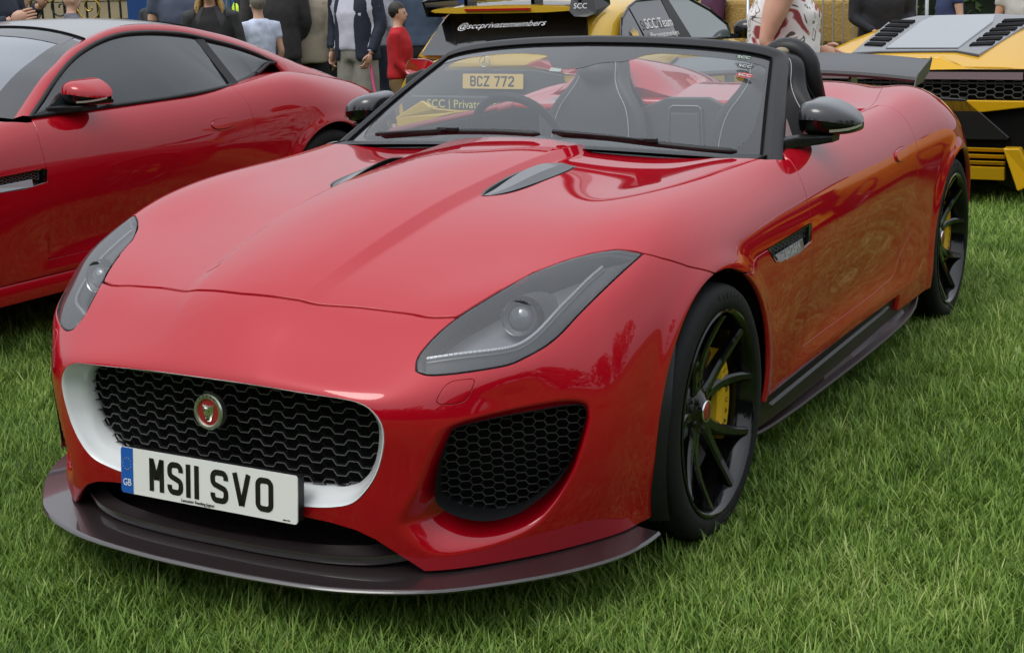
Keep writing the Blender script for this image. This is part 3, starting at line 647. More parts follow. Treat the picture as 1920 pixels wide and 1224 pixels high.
def hexgrid(mb, u0, u1, v0, v1, f, inside, px=.032, pv=.0245, w=.0013, dep=.010, chains=True, links=True):
    """elongated honeycomb; f(u,v,d) maps to 3D, d = depth behind the face"""
    nc = int((u1-u0)/px)+2; nr = int((v1-v0)/pv)+2; hx = px*.36
    def seg(a, b, ww, d0, d1):
        m = ((a[0]+b[0])/2, (a[1]+b[1])/2)
        if not inside(*m): return
        dx, dy = b[0]-a[0], b[1]-a[1]; L = math.hypot(dx, dy); nx, ny = -dy/L*ww, dx/L*ww
        V = [f(a[0]+nx, a[1]+ny, d0), f(b[0]+nx, b[1]+ny, d0), f(b[0]-nx, b[1]-ny, d0), f(a[0]-nx, a[1]-ny, d0), f(a[0]+nx, a[1]+ny, d1), f(b[0]+nx, b[1]+ny, d1), f(b[0]-nx, b[1]-ny, d1), f(a[0]-nx, a[1]-ny, d1)]
        mb.add(V, [(0, 1, 2, 3), (4, 5, 1, 0), (2, 6, 7, 3), (7, 6, 5, 4)])
    for c in range(nc):
        for r in range(nr):
            cu = u0+c*px; cvv = v0+r*pv+(pv/2 if c % 2 else 0)
            L, Rr = (cu-hx, cvv), (cu+hx, cvv)                      # flat edge
            if chains:
                seg(L, Rr, w, 0, dep)
                other = cvv-pv/2
                nxt = (cu+px-hx, other if True else 0)
                seg(Rr, nxt, w, 0, dep) if c % 2 else None
                nx2 = (cu+px-hx, cvv-pv/2+pv)
                if c % 2 == 0: seg(Rr, (cu+px-hx, cvv+pv/2), w, 0, dep)
            if links:
                if c % 2 == 0: seg(Rr, (cu+px-hx, cvv-pv/2), w*.8, dep*.45, dep)
                else: seg(Rr, (cu+px-hx, cvv+pv/2), w*.8, dep*.45, dep)
# ------------------------------------------------------------------ the sports car and its parts
HALF_BVH = None
def on_panel(pan, pts, off=0):
    return pts
def mirrored_obj(src_mb, name, m, parent, **kw):
    mb = MB(); mb.V = [(-v[0], v[1], v[2]) for v in src_mb.V]; mb.F = [tuple(f[::-1]) for f in src_mb.F]; return mb.build(name, m, parent, **kw)
def flip(mb):
    o = MB(); o.V = [(-v[0], v[1], v[2]) for v in mb.V]; o.F = [tuple(f[::-1]) for f in mb.F]; return o

def body_panels(root, paint, hood=True):
    P = PANELS; out = {}
    out['bonnet'] = P['hood'].both().rim(.015).build('bonnet', paint, root)
    out['bumper'] = P['bumper'].both().rim(.012).build('front_bumper', paint, root)
    for s in (1, -1):
        g = lambda p: p if s == 1 else p.mirrored()
        g(P['fender'].rim(.012)).build('front_fender', paint, root)
        d = g(P['door'].rim(.015)).build('door', paint, root)
        g(P['handle'].offset(.007).rim(.012)).build('door_handle', paint, d)
        g(P['sill'].rim(.012)).build('sill', paint, root)
        g(P['quarter'].rim(.018)).build('rear_quarter', paint, root)
        g(P['washer'].offset(.0006).rim(.006)).build('washer_cap', paint, out['bumper'])
        # fender vent: recessed box behind the opening
        v = g(P['vent'].offset(-.028)); v.build('vent_recess', BLK, root)
    out['deck'] = P['deck'].both().rim(.02).build('boot_lid', paint, root)
    # dark inner shell behind the shut lines, open at lamps, grille, arches, cockpit
    H = HALF.clip(np.maximum(HALF.V[:, 1]-3.6, -HALF.V[:, 1]-2)).offset(-.024)
    for A in (AR_F, AR_R): H = H.clip(-arch(H.V, A, .012))
    H = H.clip(-sdf_poly(H.V, LAMP3, NL)-.004); H = H.clip(np.where(H.V[:, 1] < -.7, -poly_sdf(H.V[:, [0, 2]], [(p[0], p[2]) for p in GRILLE])-.004, -1))
    H = H.clip(np.where(H.V[:, 1] < -.4, -sdf_poly(H.V, INTAKE, NI)-.004, -1)); H = H.clip(np.where(H.V[:, 1] < -.7, -poly_sdf(H.V[:, [0, 2]], LOWIN)-.004, -1))
    H = H.clip(-poly_sdf(H.V[:, 1:], VENT)-.003)
    up = H.V[:, 2] > .78; H = H.clip(np.where(up, -poly_sdf(H.V[:, :2], HVENT)-.003, -1))
    up = H.V[:, 2] > .78; H = H.clip(np.where(up, -poly_sdf(H.V[:, :2], [(-.1, .62), (.70, .66), (.72, .80), (.735, 1.5), (.73, 1.95), (.66, 1.975), (.50, 1.96), (.3, 1.97), (-.1, 1.98)]), -1))
    H.both().build('inner_shell', DARK, root)
    MB().box((0, 1.45, .155), (1.50, 3.1, .02)).build('underbody', DARK, root)
    for s in (1, -1):
        for (cy, cz, r) in (AR_F, AR_R):
            m = MB(); rows = []
            for k in range(25):
                a = rad(-20+220*k/24); rows.append([Vector((s*x, cy+(r+.008)*math.cos(a), cz+(r+.008)*math.sin(a))) for x in (.895 if cy < 1 else .915, .60)])
            # follow the body inwards at the front lower edge
            rows = [[Vector((s*min(abs(q.x), .885 if q.z > .5 else .84), q.y, q.z)) if i == 0 else q for i, q in enumerate(row)] for row in rows]
            m.grid(rows); cen = [Vector((s*.60, cy+(r+.008)*math.cos(rad(a)), cz+(r+.008)*math.sin(rad(a)))) for a in range(0, 360, 15)]; m.add(cen, [tuple(range(24))])
            m.build('wheel_arch_liner', DARK, root)
    return out

def grille_unit(root, badge=True):
    # white surround: outer edge on the body, inner edge set back
    OUT = [(0,-.930,.5752),(.1156,-.927,.5742),(.2,-.922,.571),(.2901,-.916,.5663),(.37,-.907,.562),(.4137,-.901,.5564),(.4446,-.8974,.5425),(.4665,-.8942,.5146),(.4713,-.8927,.4811),(.4634,-.893,.4388),(.4473,-.8953,.3957),(.4213,-.899,.357),(.3876,-.901,.3255),(.3421,-.9011,.3086),(.2646,-.902,.2968),(.12,-.905,.291),(0,-.905,.290)]
    INN = [(0,-.885,.556),(.1156,-.884,.555),(.19,-.881,.553),(.27,-.876,.5505),(.34,-.868,.547),(.380,-.860,.541),(.408,-.856,.529),(.425,-.853,.508),(.431,-.851,.483),(.426,-.849,.442),(.414,-.848,.405),(.396,-.847,.375),(.365,-.848,.348),(.325,-.853,.334),(.25,-.862,.327),(.12,-.873,.323),(0,-.876,.322)]
    def full(L): return [Vector(p) for p in catmull(L, 4)]+[Vector((-p[0], p[1], p[2])) for p in catmull(L, 4)[::-1][1:-1]]
    o, i = full(OUT), full(INN); cx = Vector((0, -.90, .44)); n = len(o)
    rings = [[p+Vector((0, .004, 0)) for p in o], [p+Vector((0, -.0012, 0)) for p in o], [a.lerp(b, .10)+Vector((0, -.0035, 0)) for a, b in zip(o, i)], [a.lerp(b, .20)+Vector((0, -.0005, 0)) for a, b in zip(o, i)], [a.lerp(b, .6)+Vector((0, .004, 0)) for a, b in zip(o, i)], i, [p+Vector((0, .03, 0)) for p in i]]
    m = MB().grid(rings, cv=True); s = m.build('grille_surround', WHT, root, angle=60)
    inner2 = [(p.x, p.z) for p in i]; ins = lambda u, v: poly_sdf(np.array([[u, v]]), inner2)[0] < .002
    f = lambda u, v, d: (u, -.864+.030*(u/.43)**2+d+.01*(.45-v), v)
    g = MB(); hexgrid(g, -.448, .45, .31, .57, f, ins, dep=.0012, w=.0008, links=False); gr = g.build('grille_mesh', RIB, root)
    g = MB(); hexgrid(g, -.448, .45, .31, .57, f, ins, dep=.007, w=.0007, chains=True, links=True)
    g.V = [(x, y+.005, z) for x, y, z in g.V]; g.build('mesh_webbing', SATIN, gr)
    b = MB(); b.add([(p.x, -.835+.02*(p.x/.43)**2, p.z) for p in i], [tuple(range(len(i)))]); b.build('grille_backing', DARK, root)
    # side intake meshes and lower intake
    e1 = np.cross((0, 0, 1), np.array(NI)/np.linalg.norm(NI)); e1 /= np.linalg.norm(e1); nI = np.array(NI)/np.linalg.norm(NI); e2 = np.cross(nI, e1)
    uv = uvproj(INTAKE, NI); cd = np.mean(np.array(INTAKE) @ nI)
    ins2 = lambda u, v: poly_sdf(np.array([[u, v]]), uv)[0] < .030
    # plane through the opening, leaned like it
    A = np.c_[uv, np.ones(len(uv))]; co = np.linalg.lstsq(A, np.array(INTAKE) @ nI, rcond=None)[0]
    def fI(u, v, d):
        dep = .018+.055*float(smooth01(((.50-(e2[2]*v+nI[2]*cd))/.24))); w_ = co[0]*u+co[1]*v+co[2]-dep*1.0-d
        return tuple(e1*u+e2*v+nI*w_)
    u0, v0 = uv.min(0)-.04; u1, v1 = uv.max(0)+.03
    g = MB(); hexgrid(g, u0, u1, v0, v1, fI, ins2, px=.0235, pv=.0205, w=.0007, dep=.006)
    L = [fI(u, v, .03) for u, v in smooth_poly(uv, 2)*1.0]
    sc = MB().add([tuple(Vector(p)) for p in L], [tuple(range(len(L)))])
    DRIB = mat('intake_rib', (.06, .06, .06), .4)
    for s in (1, -1):
        q = (g if s == 1 else flip(g)).build('side_intake_mesh', DRIB, root); (sc if s == 1 else flip(sc)).build('intake_backing', DARK, q)
        # duct wall between opening edge and backing
        du = MB(); O = [Vector(p) for p in catmull(INTAKE, 1, True)]; rows = [O, [p+Vector((-.035*1, .11, 0)) for p in O]]
        du.grid(rows, cv=True); (du if s == 1 else flip(du)).build('intake_duct', SATIN, q)
    l = MB().box((0, -.78, .235), (.90, .01, .13)); l.build('lower_intake_backing', DARK, root)
    if badge:
        b = thing_part('badge', root)
        M = frame_matrix((0, -.905, .486), (1, 0, 0), (0, .08, 1), (0, -1, .08))
        def bl(name, prof, m, n=48): 
            q = MB().lathe(prof, (0, 0, 0), 'Z', n).build(name, m, b, angle=35); q.data.transform(M)
        bl('badge_ring', [(.0305, .001), (.0315, .0045), (.0345, .006), (.0395, .0055), (.042, .002), (.042, -.012), (.02, -.012)], mat('badge_metal', (.62, .62, .55), .35, 1))
        bl('badge_field', [(.0005, .0012), (.031, .0012)], mat('badge_red', (.32, .015, .02), .3, .2, .6))
        # snarling cat's head in relief
        prof = [(-.018, .018, .003), (-.012, .0125, .006), (-.006, .0115, .008), (0, .012, .0085), (.006, .0115, .008), (.012, .0125, .006), (.018, .018, .003)]
        half = [(0, .0145), (.006, .0150), (.011, .0165), (.0175, .019), (.0168, .0135), (.0155, .0095), (.0145, .004), (.0135, -.002), (.0115, -.007), (.0092, -.011), (.0082, -.0165), (.0062, -.021), (.003, -.0225), (0, -.0228)]
        outl = half+[(-x, y) for x, y in half[::-1][1:-1]]; n = len(outl); V = [(x, y, .0015) for x, y in outl]+[(x*.82, y*.86, .0055) for x, y in outl]+[(x*.45, y*.6, .0085) for x, y in outl]
        mb = MB().add(V, [(i, (i+1) % n, n+(i+1) % n, n+i) for i in range(n)]+[(n+i, n+(i+1) % n, 2*n+(i+1) % n, 2*n+i) for i in range(n)]+[tuple(range(2*n, 3*n))])
        q = mb.build('cat_head_relief', CHR, b, angle=25); q.data.transform(M)
        dm = MB()
        for sx in (-1, 1):
            dm.ell((sx*.0062, .0035, .0078), (.0026, .0011, .0016), 8, 5); dm.ell((sx*.0028, -.0085, .0085), (.0012, .0016, .0012), 6, 4)
        dm.ell((0, -.0165, .0068), (.0036, .0032, .0022), 8, 5)
        q = dm.build('cat_face_details', DARK, b); q.data.transform(M)
        for k, ch in enumerate('JAGUAR'):
            a = rad(142-17*k*1.0); MM = M @ Matrix.Translation((.0370*math.cos(a), .0370*math.sin(a), .0062)) @ Matrix.Rotation(a-math.pi/2, 4, 'Z')
            text_obj(ch, .0078, INK, b, MM, 'badge_letter')
def thing_part(name, parent):
    o = bpy.data.objects.new(name, None); COL.objects.link(o); o.parent = parent; o.empty_display_size = .05; return o

def headlamp(root, s):
    hl = thing_part('headlamp', root); g = lambda p: p if s == 1 else p.mirrored(); F = (lambda m: m) if s == 1 else flip
    L = PANELS['lamp']
    g(L.rim(.003, .0008)).build('lamp_lens', LENS, hl)
    g(L.offset(-.070)).build('lamp_housing', LGREY, hl)
    # side wall of the bucket
    O = [Vector(p) for p in catmull(LAMP3, 1, True)]; n = Vector(NL).normalized(); c0 = sum(O, Vector())/len(O)
    ins = [c0+(p-c0)*.985 for p in O]
    w_ = MB().grid([[p-n*.004 for p in ins], [c0+(p-c0)*.93-n*.012 for p in O], [c0+(p-c0)*.90-n*.075 for p in O]], cv=True)
    F(w_).build('lamp_bezel', DGREY, hl, angle=50)
    k = MB().grid([[c0+(p-c0)*1.0-n*.0035 for p in O], [c0+(p-c0)*.965-n*.0045 for p in O]], cv=True); F(k).build('lamp_seal', SATIN, hl)
    # projector
    c = Vector((.640, -.580, .690)); ax = Vector((.16, -.93, .20)).normalized(); e1 = Vector((0, 0, 1)).cross(ax).normalized(); e2 = ax.cross(e1)
    def rev(prof, nn=40):
        return MB().grid([[c+ax*h+(e1*math.cos(2*math.pi*k/nn)+e2*math.sin(2*math.pi*k/nn))*r for k in range(nn)] for r, h in prof], cv=True)
    F(rev([(.0395, .002), (.0415, .004), (.0415, .0), (.040, -.03), (.036, -.09)])).build('projector_ring', REFL, hl, angle=35)
    F(rev([(.039, .000), (.030, -.006), (.029, -.022)])).build('projector_shroud', DGREY, hl, angle=35)
    F(rev([(.0001, .006), (.010, .0045), (.020, .0005), (.027, -.006), (.0295, -.014), (.03, -.03)])).build('projector_lens', mat('projector_glass', (.16, .18, .20), .03, 0, 1, 1.0), hl, smooth=True)
    # hood over the projector
    rows = []
    for i in range(9):
        t = i/8; row = []
        for k2 in range(15):
            a = rad(-10+200*k2/14); r = .050+.010*t; row.append(c-ax*(.02+.12*t)+e1*math.cos(a)*r*1.05+e2*math.sin(a)*r*1.0)
        rows.append(row)
    F(MB().grid(rows)).build('projector_hood', mat('lamp_hood_grey', (.20, .205, .21), .3, .5), hl, smooth=True)
    # daytime light strip: a J along the lower and outer edge
    drl = [(.5004,-.7547,.6269),(.5611,-.7188,.6348),(.6191,-.6784,.6392),(.6555,-.6469,.6433),(.6748,-.6199,.6524),(.6875,-.5926,.6655),(.6978,-.5599,.6835),(.7072,-.5178,.7058),(.717,-.4689,.7272),(.7262,-.3958,.7538),(.7347,-.3407,.7707)]
    D = [Vector(p)-n*.004 for p in catmull(drl, 7)]; NN = len(D); up = n; t_ = MB(); seg = []
    for i in range(NN-1):
        a, b = D[i], D[i+1]; t = (b-a).normalized(); w = n.cross(t).normalized()*(.0040 if i % 1 == 0 else .003)
        b2 = a.lerp(b, .86); lift = n*.004
        t_.add([a-w, a+w, b2+w, b2-w, a-w*.6+lift, a+w*.6+lift, b2+w*.6+lift, b2-w*.6+lift], [(0, 1, 5, 4), (1, 2, 6, 5), (2, 3, 7, 6), (3, 0, 4, 7), (4, 5, 6, 7)])
    DRLM = mat('light_guide', (.62, .64, .66), .15, .2, .8); F(t_).build('daytime_light_strip', DRLM, hl)
    sh = MB().grid([[p-n*.002-(n.cross((D[min(i+1, NN-1)]-D[max(i-1, 0)]).normalized()))*.010 for i, p in enumerate(D)], [p-n*.002 for p in D], [p-n*.03+(n.cross((D[min(i+1, NN-1)]-D[max(i-1, 0)]).normalized()))*.004 for i, p in enumerate(D)]])
    F(sh).build('strip_shelf', LGREY, hl, smooth=True)
    # outer blade of the bezel between strip and rim
    OUTR = [Vector(p) for p in catmull(LAMP_OUT[::-1], 7)]
    bl = MB().grid([[p-n*.012 for p in [D[int(i*(NN-1)/30)] for i in range(31)]], [OUTR[int(i*(len(OUTR)-1)/30)]*.5+D[int(i*(NN-1)/30)]*.5-n*.018 for i in range(31)], [c0+(OUTR[int(i*(len(OUTR)-1)/30)]-c0)*.96-n*.006 for i in range(31)]])
    F(bl).build('indicator_strip', mat('lamp_blade_grey', (.13, .14, .15), .25, .3, .5), hl, smooth=True)
    return hl

def mirror_unit(root, s, shell, lower=BLK):
    F = (lambda m: m) if s == 1 else flip; mu = thing_part('wing_mirror', root)
    # sections across x, closed D shape seen from above; front is domed towards -y
    rows_t, rows_b = [], []
    secs = [(.776, 1.022, .935, 1.00, 1.10), (.780, 1.034, .928, .975, 1.11), (.815, 1.043, .926, .955, 1.118), (.86, 1.038, .926, .955, 1.12), (.90, 1.022, .928, .972, 1.118), (.93, 1.003, .932, 1.00, 1.114), (.948, .985, .942, 1.035, 1.11), (.955, .968, .955, 1.07, 1.10)]
    def sec(x, zt, zb, yf, yb):
        zm = zb+(zt-zb)*.36; c = []
        for k in range(9):
            a = math.pi*k/8; c.append(Vector((x, yb-(yb-yf)*max(.0, math.sin(a))**.42, zb+(zt-zb)*(1-math.copysign(abs(math.cos(a))**.8, math.cos(a)))/2)))
        return c
    rows = [sec(*q) for q in secs]
    m = MB().grid(rows); m.add(rows[0], [tuple(range(9))]); m.add(rows[-1], [tuple(range(8, -1, -1))])
    # split: top shell (k>=4) and lower shell
    top = MB().grid([r[4:] for r in rows]); top.add(rows[0][4:], [tuple(range(5))]); top.add(rows[-1][4:], [tuple(range(4, -1, -1))])
    low = MB().grid([[p+Vector((0, .003, 0)) for p in r[:5]] for r in rows])
    F(top).build('mirror_cap', shell, mu, sub=2, smooth=True); F(low).build('mirror_lower_shell', lower, mu, sub=1, smooth=True)
    back = MB().grid([[Vector((q[0], q[4]-.006, q[2]+.002)), Vector((q[0], q[4]-.006, q[1]-.002))] for q in secs]); F(back).build('mirror_glass', mat('mirror_silver', (.7, .72, .74), .03, 1), mu)
    ind = MB().grid([[Vector((x, y-.002, z-.004)), Vector((x, y-.004, z+.004))] for x, y, z in ((.885, .966, .950), (.91, .982, .951), (.932, 1.006, .953), (.948, 1.038, .957), (.957, 1.07, .962))])
    F(ind).build('mirror_indicator', mat('indicator_clear', (.55, .5, .45), .15, .3, .8), mu, smooth=True)
    arm = MB().grid([[Vector(p) for p in q] for q in (((.768, .85, .932), (.765, .93, .937), (.765, .96, .900), (.768, .85, .895)), ((.80, .90, .935), (.80, 1.0, .937), (.80, 1.0, .905), (.80, .91, .902)), ((.85, .965, .934), (.85, 1.07, .934), (.85, 1.07, .908), (.85, .97, .906)), ((.885, .99, .934), (.885, 1.08, .934), (.885, 1.07, .912), (.885, .995, .912)))], cv=True)
    arm.add([Vector(p) for p in ((.885, .99, .934), (.885, 1.08, .934), (.885, 1.07, .912), (.885, .995, .912))], [(0, 1, 2, 3)])
    F(arm).build('mirror_arm', SATIN, mu, bevel=.006)
    return mu

GL_BASE = [(0, .592, .915), (.2, .600, .912), (.35, .615, .905), (.5, .636, .897), (.62, .665, .89), (.70, .70, .884), (.747, .735, .882)]
GL_TOP = [(0, 1.135, 1.203), (.2, 1.145, 1.199), (.35, 1.163, 1.190), (.46, 1.183, 1.179), (.54, 1.20, 1.167), (.592, 1.213, 1.155), (.614, 1.219, 1.147)]
def glass_grid(n=14, off=0., inset=None):
    B = catmull(GL_BASE, 4); T = catmull(GL_TOP, 4); m = len(B); rows = []
    for j in range(n+1):
        t = j/n; row = []
        for i in range(m):
            u = i/(m-1); p = B[i]*(1-t)+T[i]*t; bul = .016*math.sin(math.pi*t)*(1-.6*u**3)
            row.append(Vector(p)+Vector((0, -.46, .72)).normalized()*0+Vector((.1*u, -.5, .86)).normalized()*(bul+off))
        rows.append(row)
    return rows
def windscreen(root, frame_mat=SATIN):
    ws = thing_part('windscreen', root); R = glass_grid()
    full = [[Vector((-p.x, p.y, p.z)) for p in r[::-1]]+r[1:] for r in R]
    MB().grid(full).build('glass', GLASS, ws, smooth=True)
    # ceramic border: see-through outline in (x, t)
    nu, nv = 72, 60; rowsG = glass_grid(); B = len(rowsG[0])-1
    def surf(x_, t, off=.0012):
        # x_ = -1..1 across, t = 0..1 up
        u = abs(x_)*B; i = min(int(u), B-1); fu = u-i; v = t*14; j = min(int(v), 13); fv = v-j
        p = (rowsG[j][i]*(1-fu)+rowsG[j][i+1]*fu)*(1-fv)+(rowsG[j+1][i]*(1-fu)+rowsG[j+1][i+1]*fu)*fv
        return Vector((p.x if x_ >= 0 else -p.x, p.y, p.z))+Vector((0, -.5, .86))*off
    V = []; N = []; F = []
    for j in range(nv+1):
        for i in range(nu+1): V.append(surf(-1+2*i/nu, j/nv)); N.append((-1+2*i/nu, j/nv))
    for j in range(nv):
        for i in range(nu): F.append((j*(nu+1)+i, j*(nu+1)+i+1, (j+1)*(nu+1)+i+1, (j+1)*(nu+1)+i))
    UV = np.array(N)*[1., 1.]
    # measured see-through edge
    E_ = [(.56, .03), (.74, .07), (.84, .16), (.885, .28), (.905, .40), (.92, .55), (.925, .72), (.915, .87), (.86, .905), (.6, .915), (.34, .915)]
    hole = E_+[(.20, .915), (.155, .80), (.085, .80), (.045, .715), (-.055, .715), (-.09, .80), (-.12, .915)]+[(-x, y) for x, y in E_[::-1]][1:]
    sd = poly_sdf(UV*[1.3, .75], smooth_poly(np.array(hole)*[1.3, .75], 2))
    pn = Pan(np.array([tuple(v) for v in V]), np.tile(np.array([0, -.5, .86]), (len(V), 1)), F).clip(-sd)
    me = bpy.data.meshes.new('mesh'); me.from_pydata(pn.V.tolist(), [], pn.F); me.shade_smooth(); link('black_border', me, BLKEDGE, ws)
    for k_, (c_, lc) in enumerate((((.544, 1.153, 1.143), (.02, .05, .03)), ((.563, 1.112, 1.118), (.015, .015, .02)), ((.577, 1.068, 1.093), (.30, .03, .03)))):
        zn = Vector((.1606, -.4468, .8801)); xa = Vector((.98, .10, -.128)).normalized(); M = frame_matrix(Vector(c_)+zn*.017, xa, zn.cross(xa), zn); nn = 24
        e_ = MB().add([(.028*math.cos(2*math.pi*q/nn), .0155*math.sin(2*math.pi*q/nn), .0016) for q in range(nn)], [tuple(range(nn))]).build('club_sticker', mat('sticker_%d' % k_, lc, .5), ws); e_.data.transform(M)
        text_obj('SCC', .020, mat('sticker_white', (.6, .62, .6), .5), ws, M @ Matrix.Translation((0, 0, .0022)), 'sticker_lettering', sx=1.15)
    # header rail and pillars
    sideG = [Vector((p.x, p.y, p.z)) for p in [glass_grid()[j][-1] for j in range(15)]]; topG = [Vector(p) for p in catmull(GL_TOP, 4)][::-1]
    path = sideG+topG[1:]
    OUT_S = [(.815, .735, .86), (.801, .775, .885), (.771, .875, .942), (.741, .976, 1.002), (.708, 1.088, 1.062), (.675, 1.207, 1.122), (.655, 1.272, 1.152)]
    so_ = catmull(OUT_S, 4); so_ = [Vector(so_[min(int(round(i*(len(so_)-1)/14)), len(so_)-1)]) for i in range(15)]
    TO = [(.640, 1.283, 1.166), (.60, 1.287, 1.182), (.54, 1.275, 1.195), (.46, 1.258, 1.206), (.35, 1.238, 1.215), (.2, 1.222, 1.223), (0, 1.212, 1.227)]
    to_ = catmull(TO, 4); to_ = [Vector(p) for p in to_]
    nt_ = len(topG)-1; outer = so_+[to_[min(int(round(i*(len(to_)-1)/(nt_-1))), len(to_)-1)] for i in range(nt_)]
    rows = []
    for g_, o_ in zip(path, outer):
        ax = (o_-g_); upv = Vector((0, -.45, .75)).normalized()
        rows.append([g_-upv*.012+ax*.02, g_+upv*.004+ax*.03, g_+upv*.007+ax*.22, g_+ax*.45+upv*.015, g_+ax*.75+upv*.012, o_, o_-upv*.035-ax*.1, g_-upv*.03+ax*.3])
    half = rows
    full = [[Vector((-p.x, p.y, p.z)) for p in r] for r in half]+half[::-1][1:]
    MB().grid(full, cv=True).build('windscreen_frame', frame_mat, ws, angle=35)
    ch = MB().tube([g_*.97+o_*.03+Vector((0, -.003, .006)) for g_, o_ in zip(path, outer)], .0035, 6, cap=True)
    for F_ in (lambda m: m, flip): F_(ch).build('frame_seal', DARK, ws)
    # quarter light behind the pillar
    ql = MB().add([(.79, .82, .90), (.745, .98, .985), (.755, 1.03, .905)], [(0, 1, 2)])
    for F_ in (lambda m: m, flip): F_(ql).build('corner_trim', BLK, ws)
    return ws
def wiper(root, A, B, C, lift=.02):
    """A pivot, B-C blade ends, in (x, t) on the glass"""
    pass
SPL = [(0,-1.002),(.15,-.998),(.34,-.978),(.48,-.936),(.595,-.875),(.69,-.788),(.770,-.700),(.827,-.616),(.866,-.533),(.884,-.45),(.888,-.378)]
SKIRT = mat('dark_skirt_carbon', (.020, .010, .012), .38, 0, 0, spec=.3)
def aero_kit(root):
    # front splitter: board with a rolled lip, running back under the bumper
    O = [Vector((p[0], p[1], .145)) for p in catmull(SPL, 4)]; half = []
    for i, p in enumerate(O):
        k = min(1, p.x/.9); inn = Vector((p.x*.90-.02*k, -.80+(.42*k**3.0), .176)) if True else p
        d = (inn-p); t = lambda a, dz: p+d*a+Vector((0, 0, dz))
        half.append([p+d*.5+Vector((0, 0, -.012)), p+Vector((0, 0, -.006)), p+d.normalized()*-.004, p+Vector((0, 0, .005)), t(.04, .0045), t(.35, .000), t(.7, .0), inn])
    full = [[Vector((-q.x, q.y, q.z)) for q in r] for r in half[::-1]]+half[1:]
    sp = MB().grid(full).build('front_splitter', CARB, root, angle=50)
    # upper blade under the lower intake
    B = [(0,-.905,.186),(.15,-.903,.186),(.30,-.888,.187),(.40,-.862,.19),(.46,-.83,.196),(.505,-.80,.205)]
    b = [Vector(p) for p in catmull(B, 4)]; rows = []
    for i, p in enumerate(b):
        u = i/(len(b)-1); rows.append([p+Vector((0, -.004, -.022)), p+Vector((0, -.010, -.010)), p+Vector((0, -.008, -.002)), p, p+Vector((-.02*u, .018, .004+.02*u)), p+Vector((-.03*u, .024, -.01+.03*u))])
    full = [[Vector((-q.x, q.y, q.z)) for q in r] for r in rows[::-1]]+rows[1:]
    MB().grid(full).build('splitter_blade', CARB, root, angle=50)
    for F_ in (lambda m: m, flip):
        # vertical blade in front of the wheel
        m = MB(); rows = []
        for i in range(13):
            z = .150+.44*i/12; w = .050*(1-i/12)**.7+.002; y = -math.sqrt(max(0, .374**2-(z-.335)**2)) if z < .7 else 0; xb = .828+.047*min(1, (z-.15)/.30)
            rows.append([Vector((xb-.01, y-.003, z)), Vector((xb+.004, y-.006, z)), Vector((xb+w, y+.018, z)), Vector((xb+w+.004, y+.024, z)), Vector((xb+w-.002, y+.030, z)), Vector((xb-.01, y+.02, z))])
        m.grid(rows, cv=True); F_(m).build('wheel_arch_blade', SATIN, root, angle=40)
        # side skirt
        Y = [.33, .40, .50, .70, 1.0, 1.3, 1.6, 1.8, 1.95, 2.06, 2.15, 2.215]
        xe = [.862, .868, .874, .882, .892, .903, .911, .914, .912, .904, .890, .872]; ze = [.17, .160, .155, .150, .148, .148, .150, .153, .158, .166, .18, .20]
        rows = []
        for y, x, z in zip(Y, xe, ze):
            u = smooth01((y-1.75)/.35); u = float(u); xi = .868
            rows.append([Vector((xi-.04, y, z-.02)), Vector((x-.002, y, z-.008)), Vector((x+.003, y, z)), Vector((x-.001, y, z+.006)), Vector((x-.022, y, z+.010)), Vector((.870+.02*u, y, z+.020+.008*u)), Vector((.8685+.02*u, y, z+.055+.01*u)), Vector((.872+.02*u, y, .2365+.005*u)), Vector((.880+.017*u, y, .262)), Vector((.868+.01*u, y, .266)), Vector((.82, y, .266))])
        F_(MB().grid(rows)).build('side_skirt', SKIRT, root, angle=22)
        tr = MB(); P = [Vector((.884, y, .2365)) for y in (.42, .7, 1.0, 1.35, 1.62)]+[Vector((.886, 1.70, .243))]
        tr.grid([[p+Vector((.0, 0, -.012)), p+Vector((.010, 0, -.006)), p+Vector((.010, 0, .0))+Vector((0, 0, .001)), p+Vector((0, 0, .006))] for p in P]); F_(tr).build('skirt_winglet', SATIN, root, angle=40)
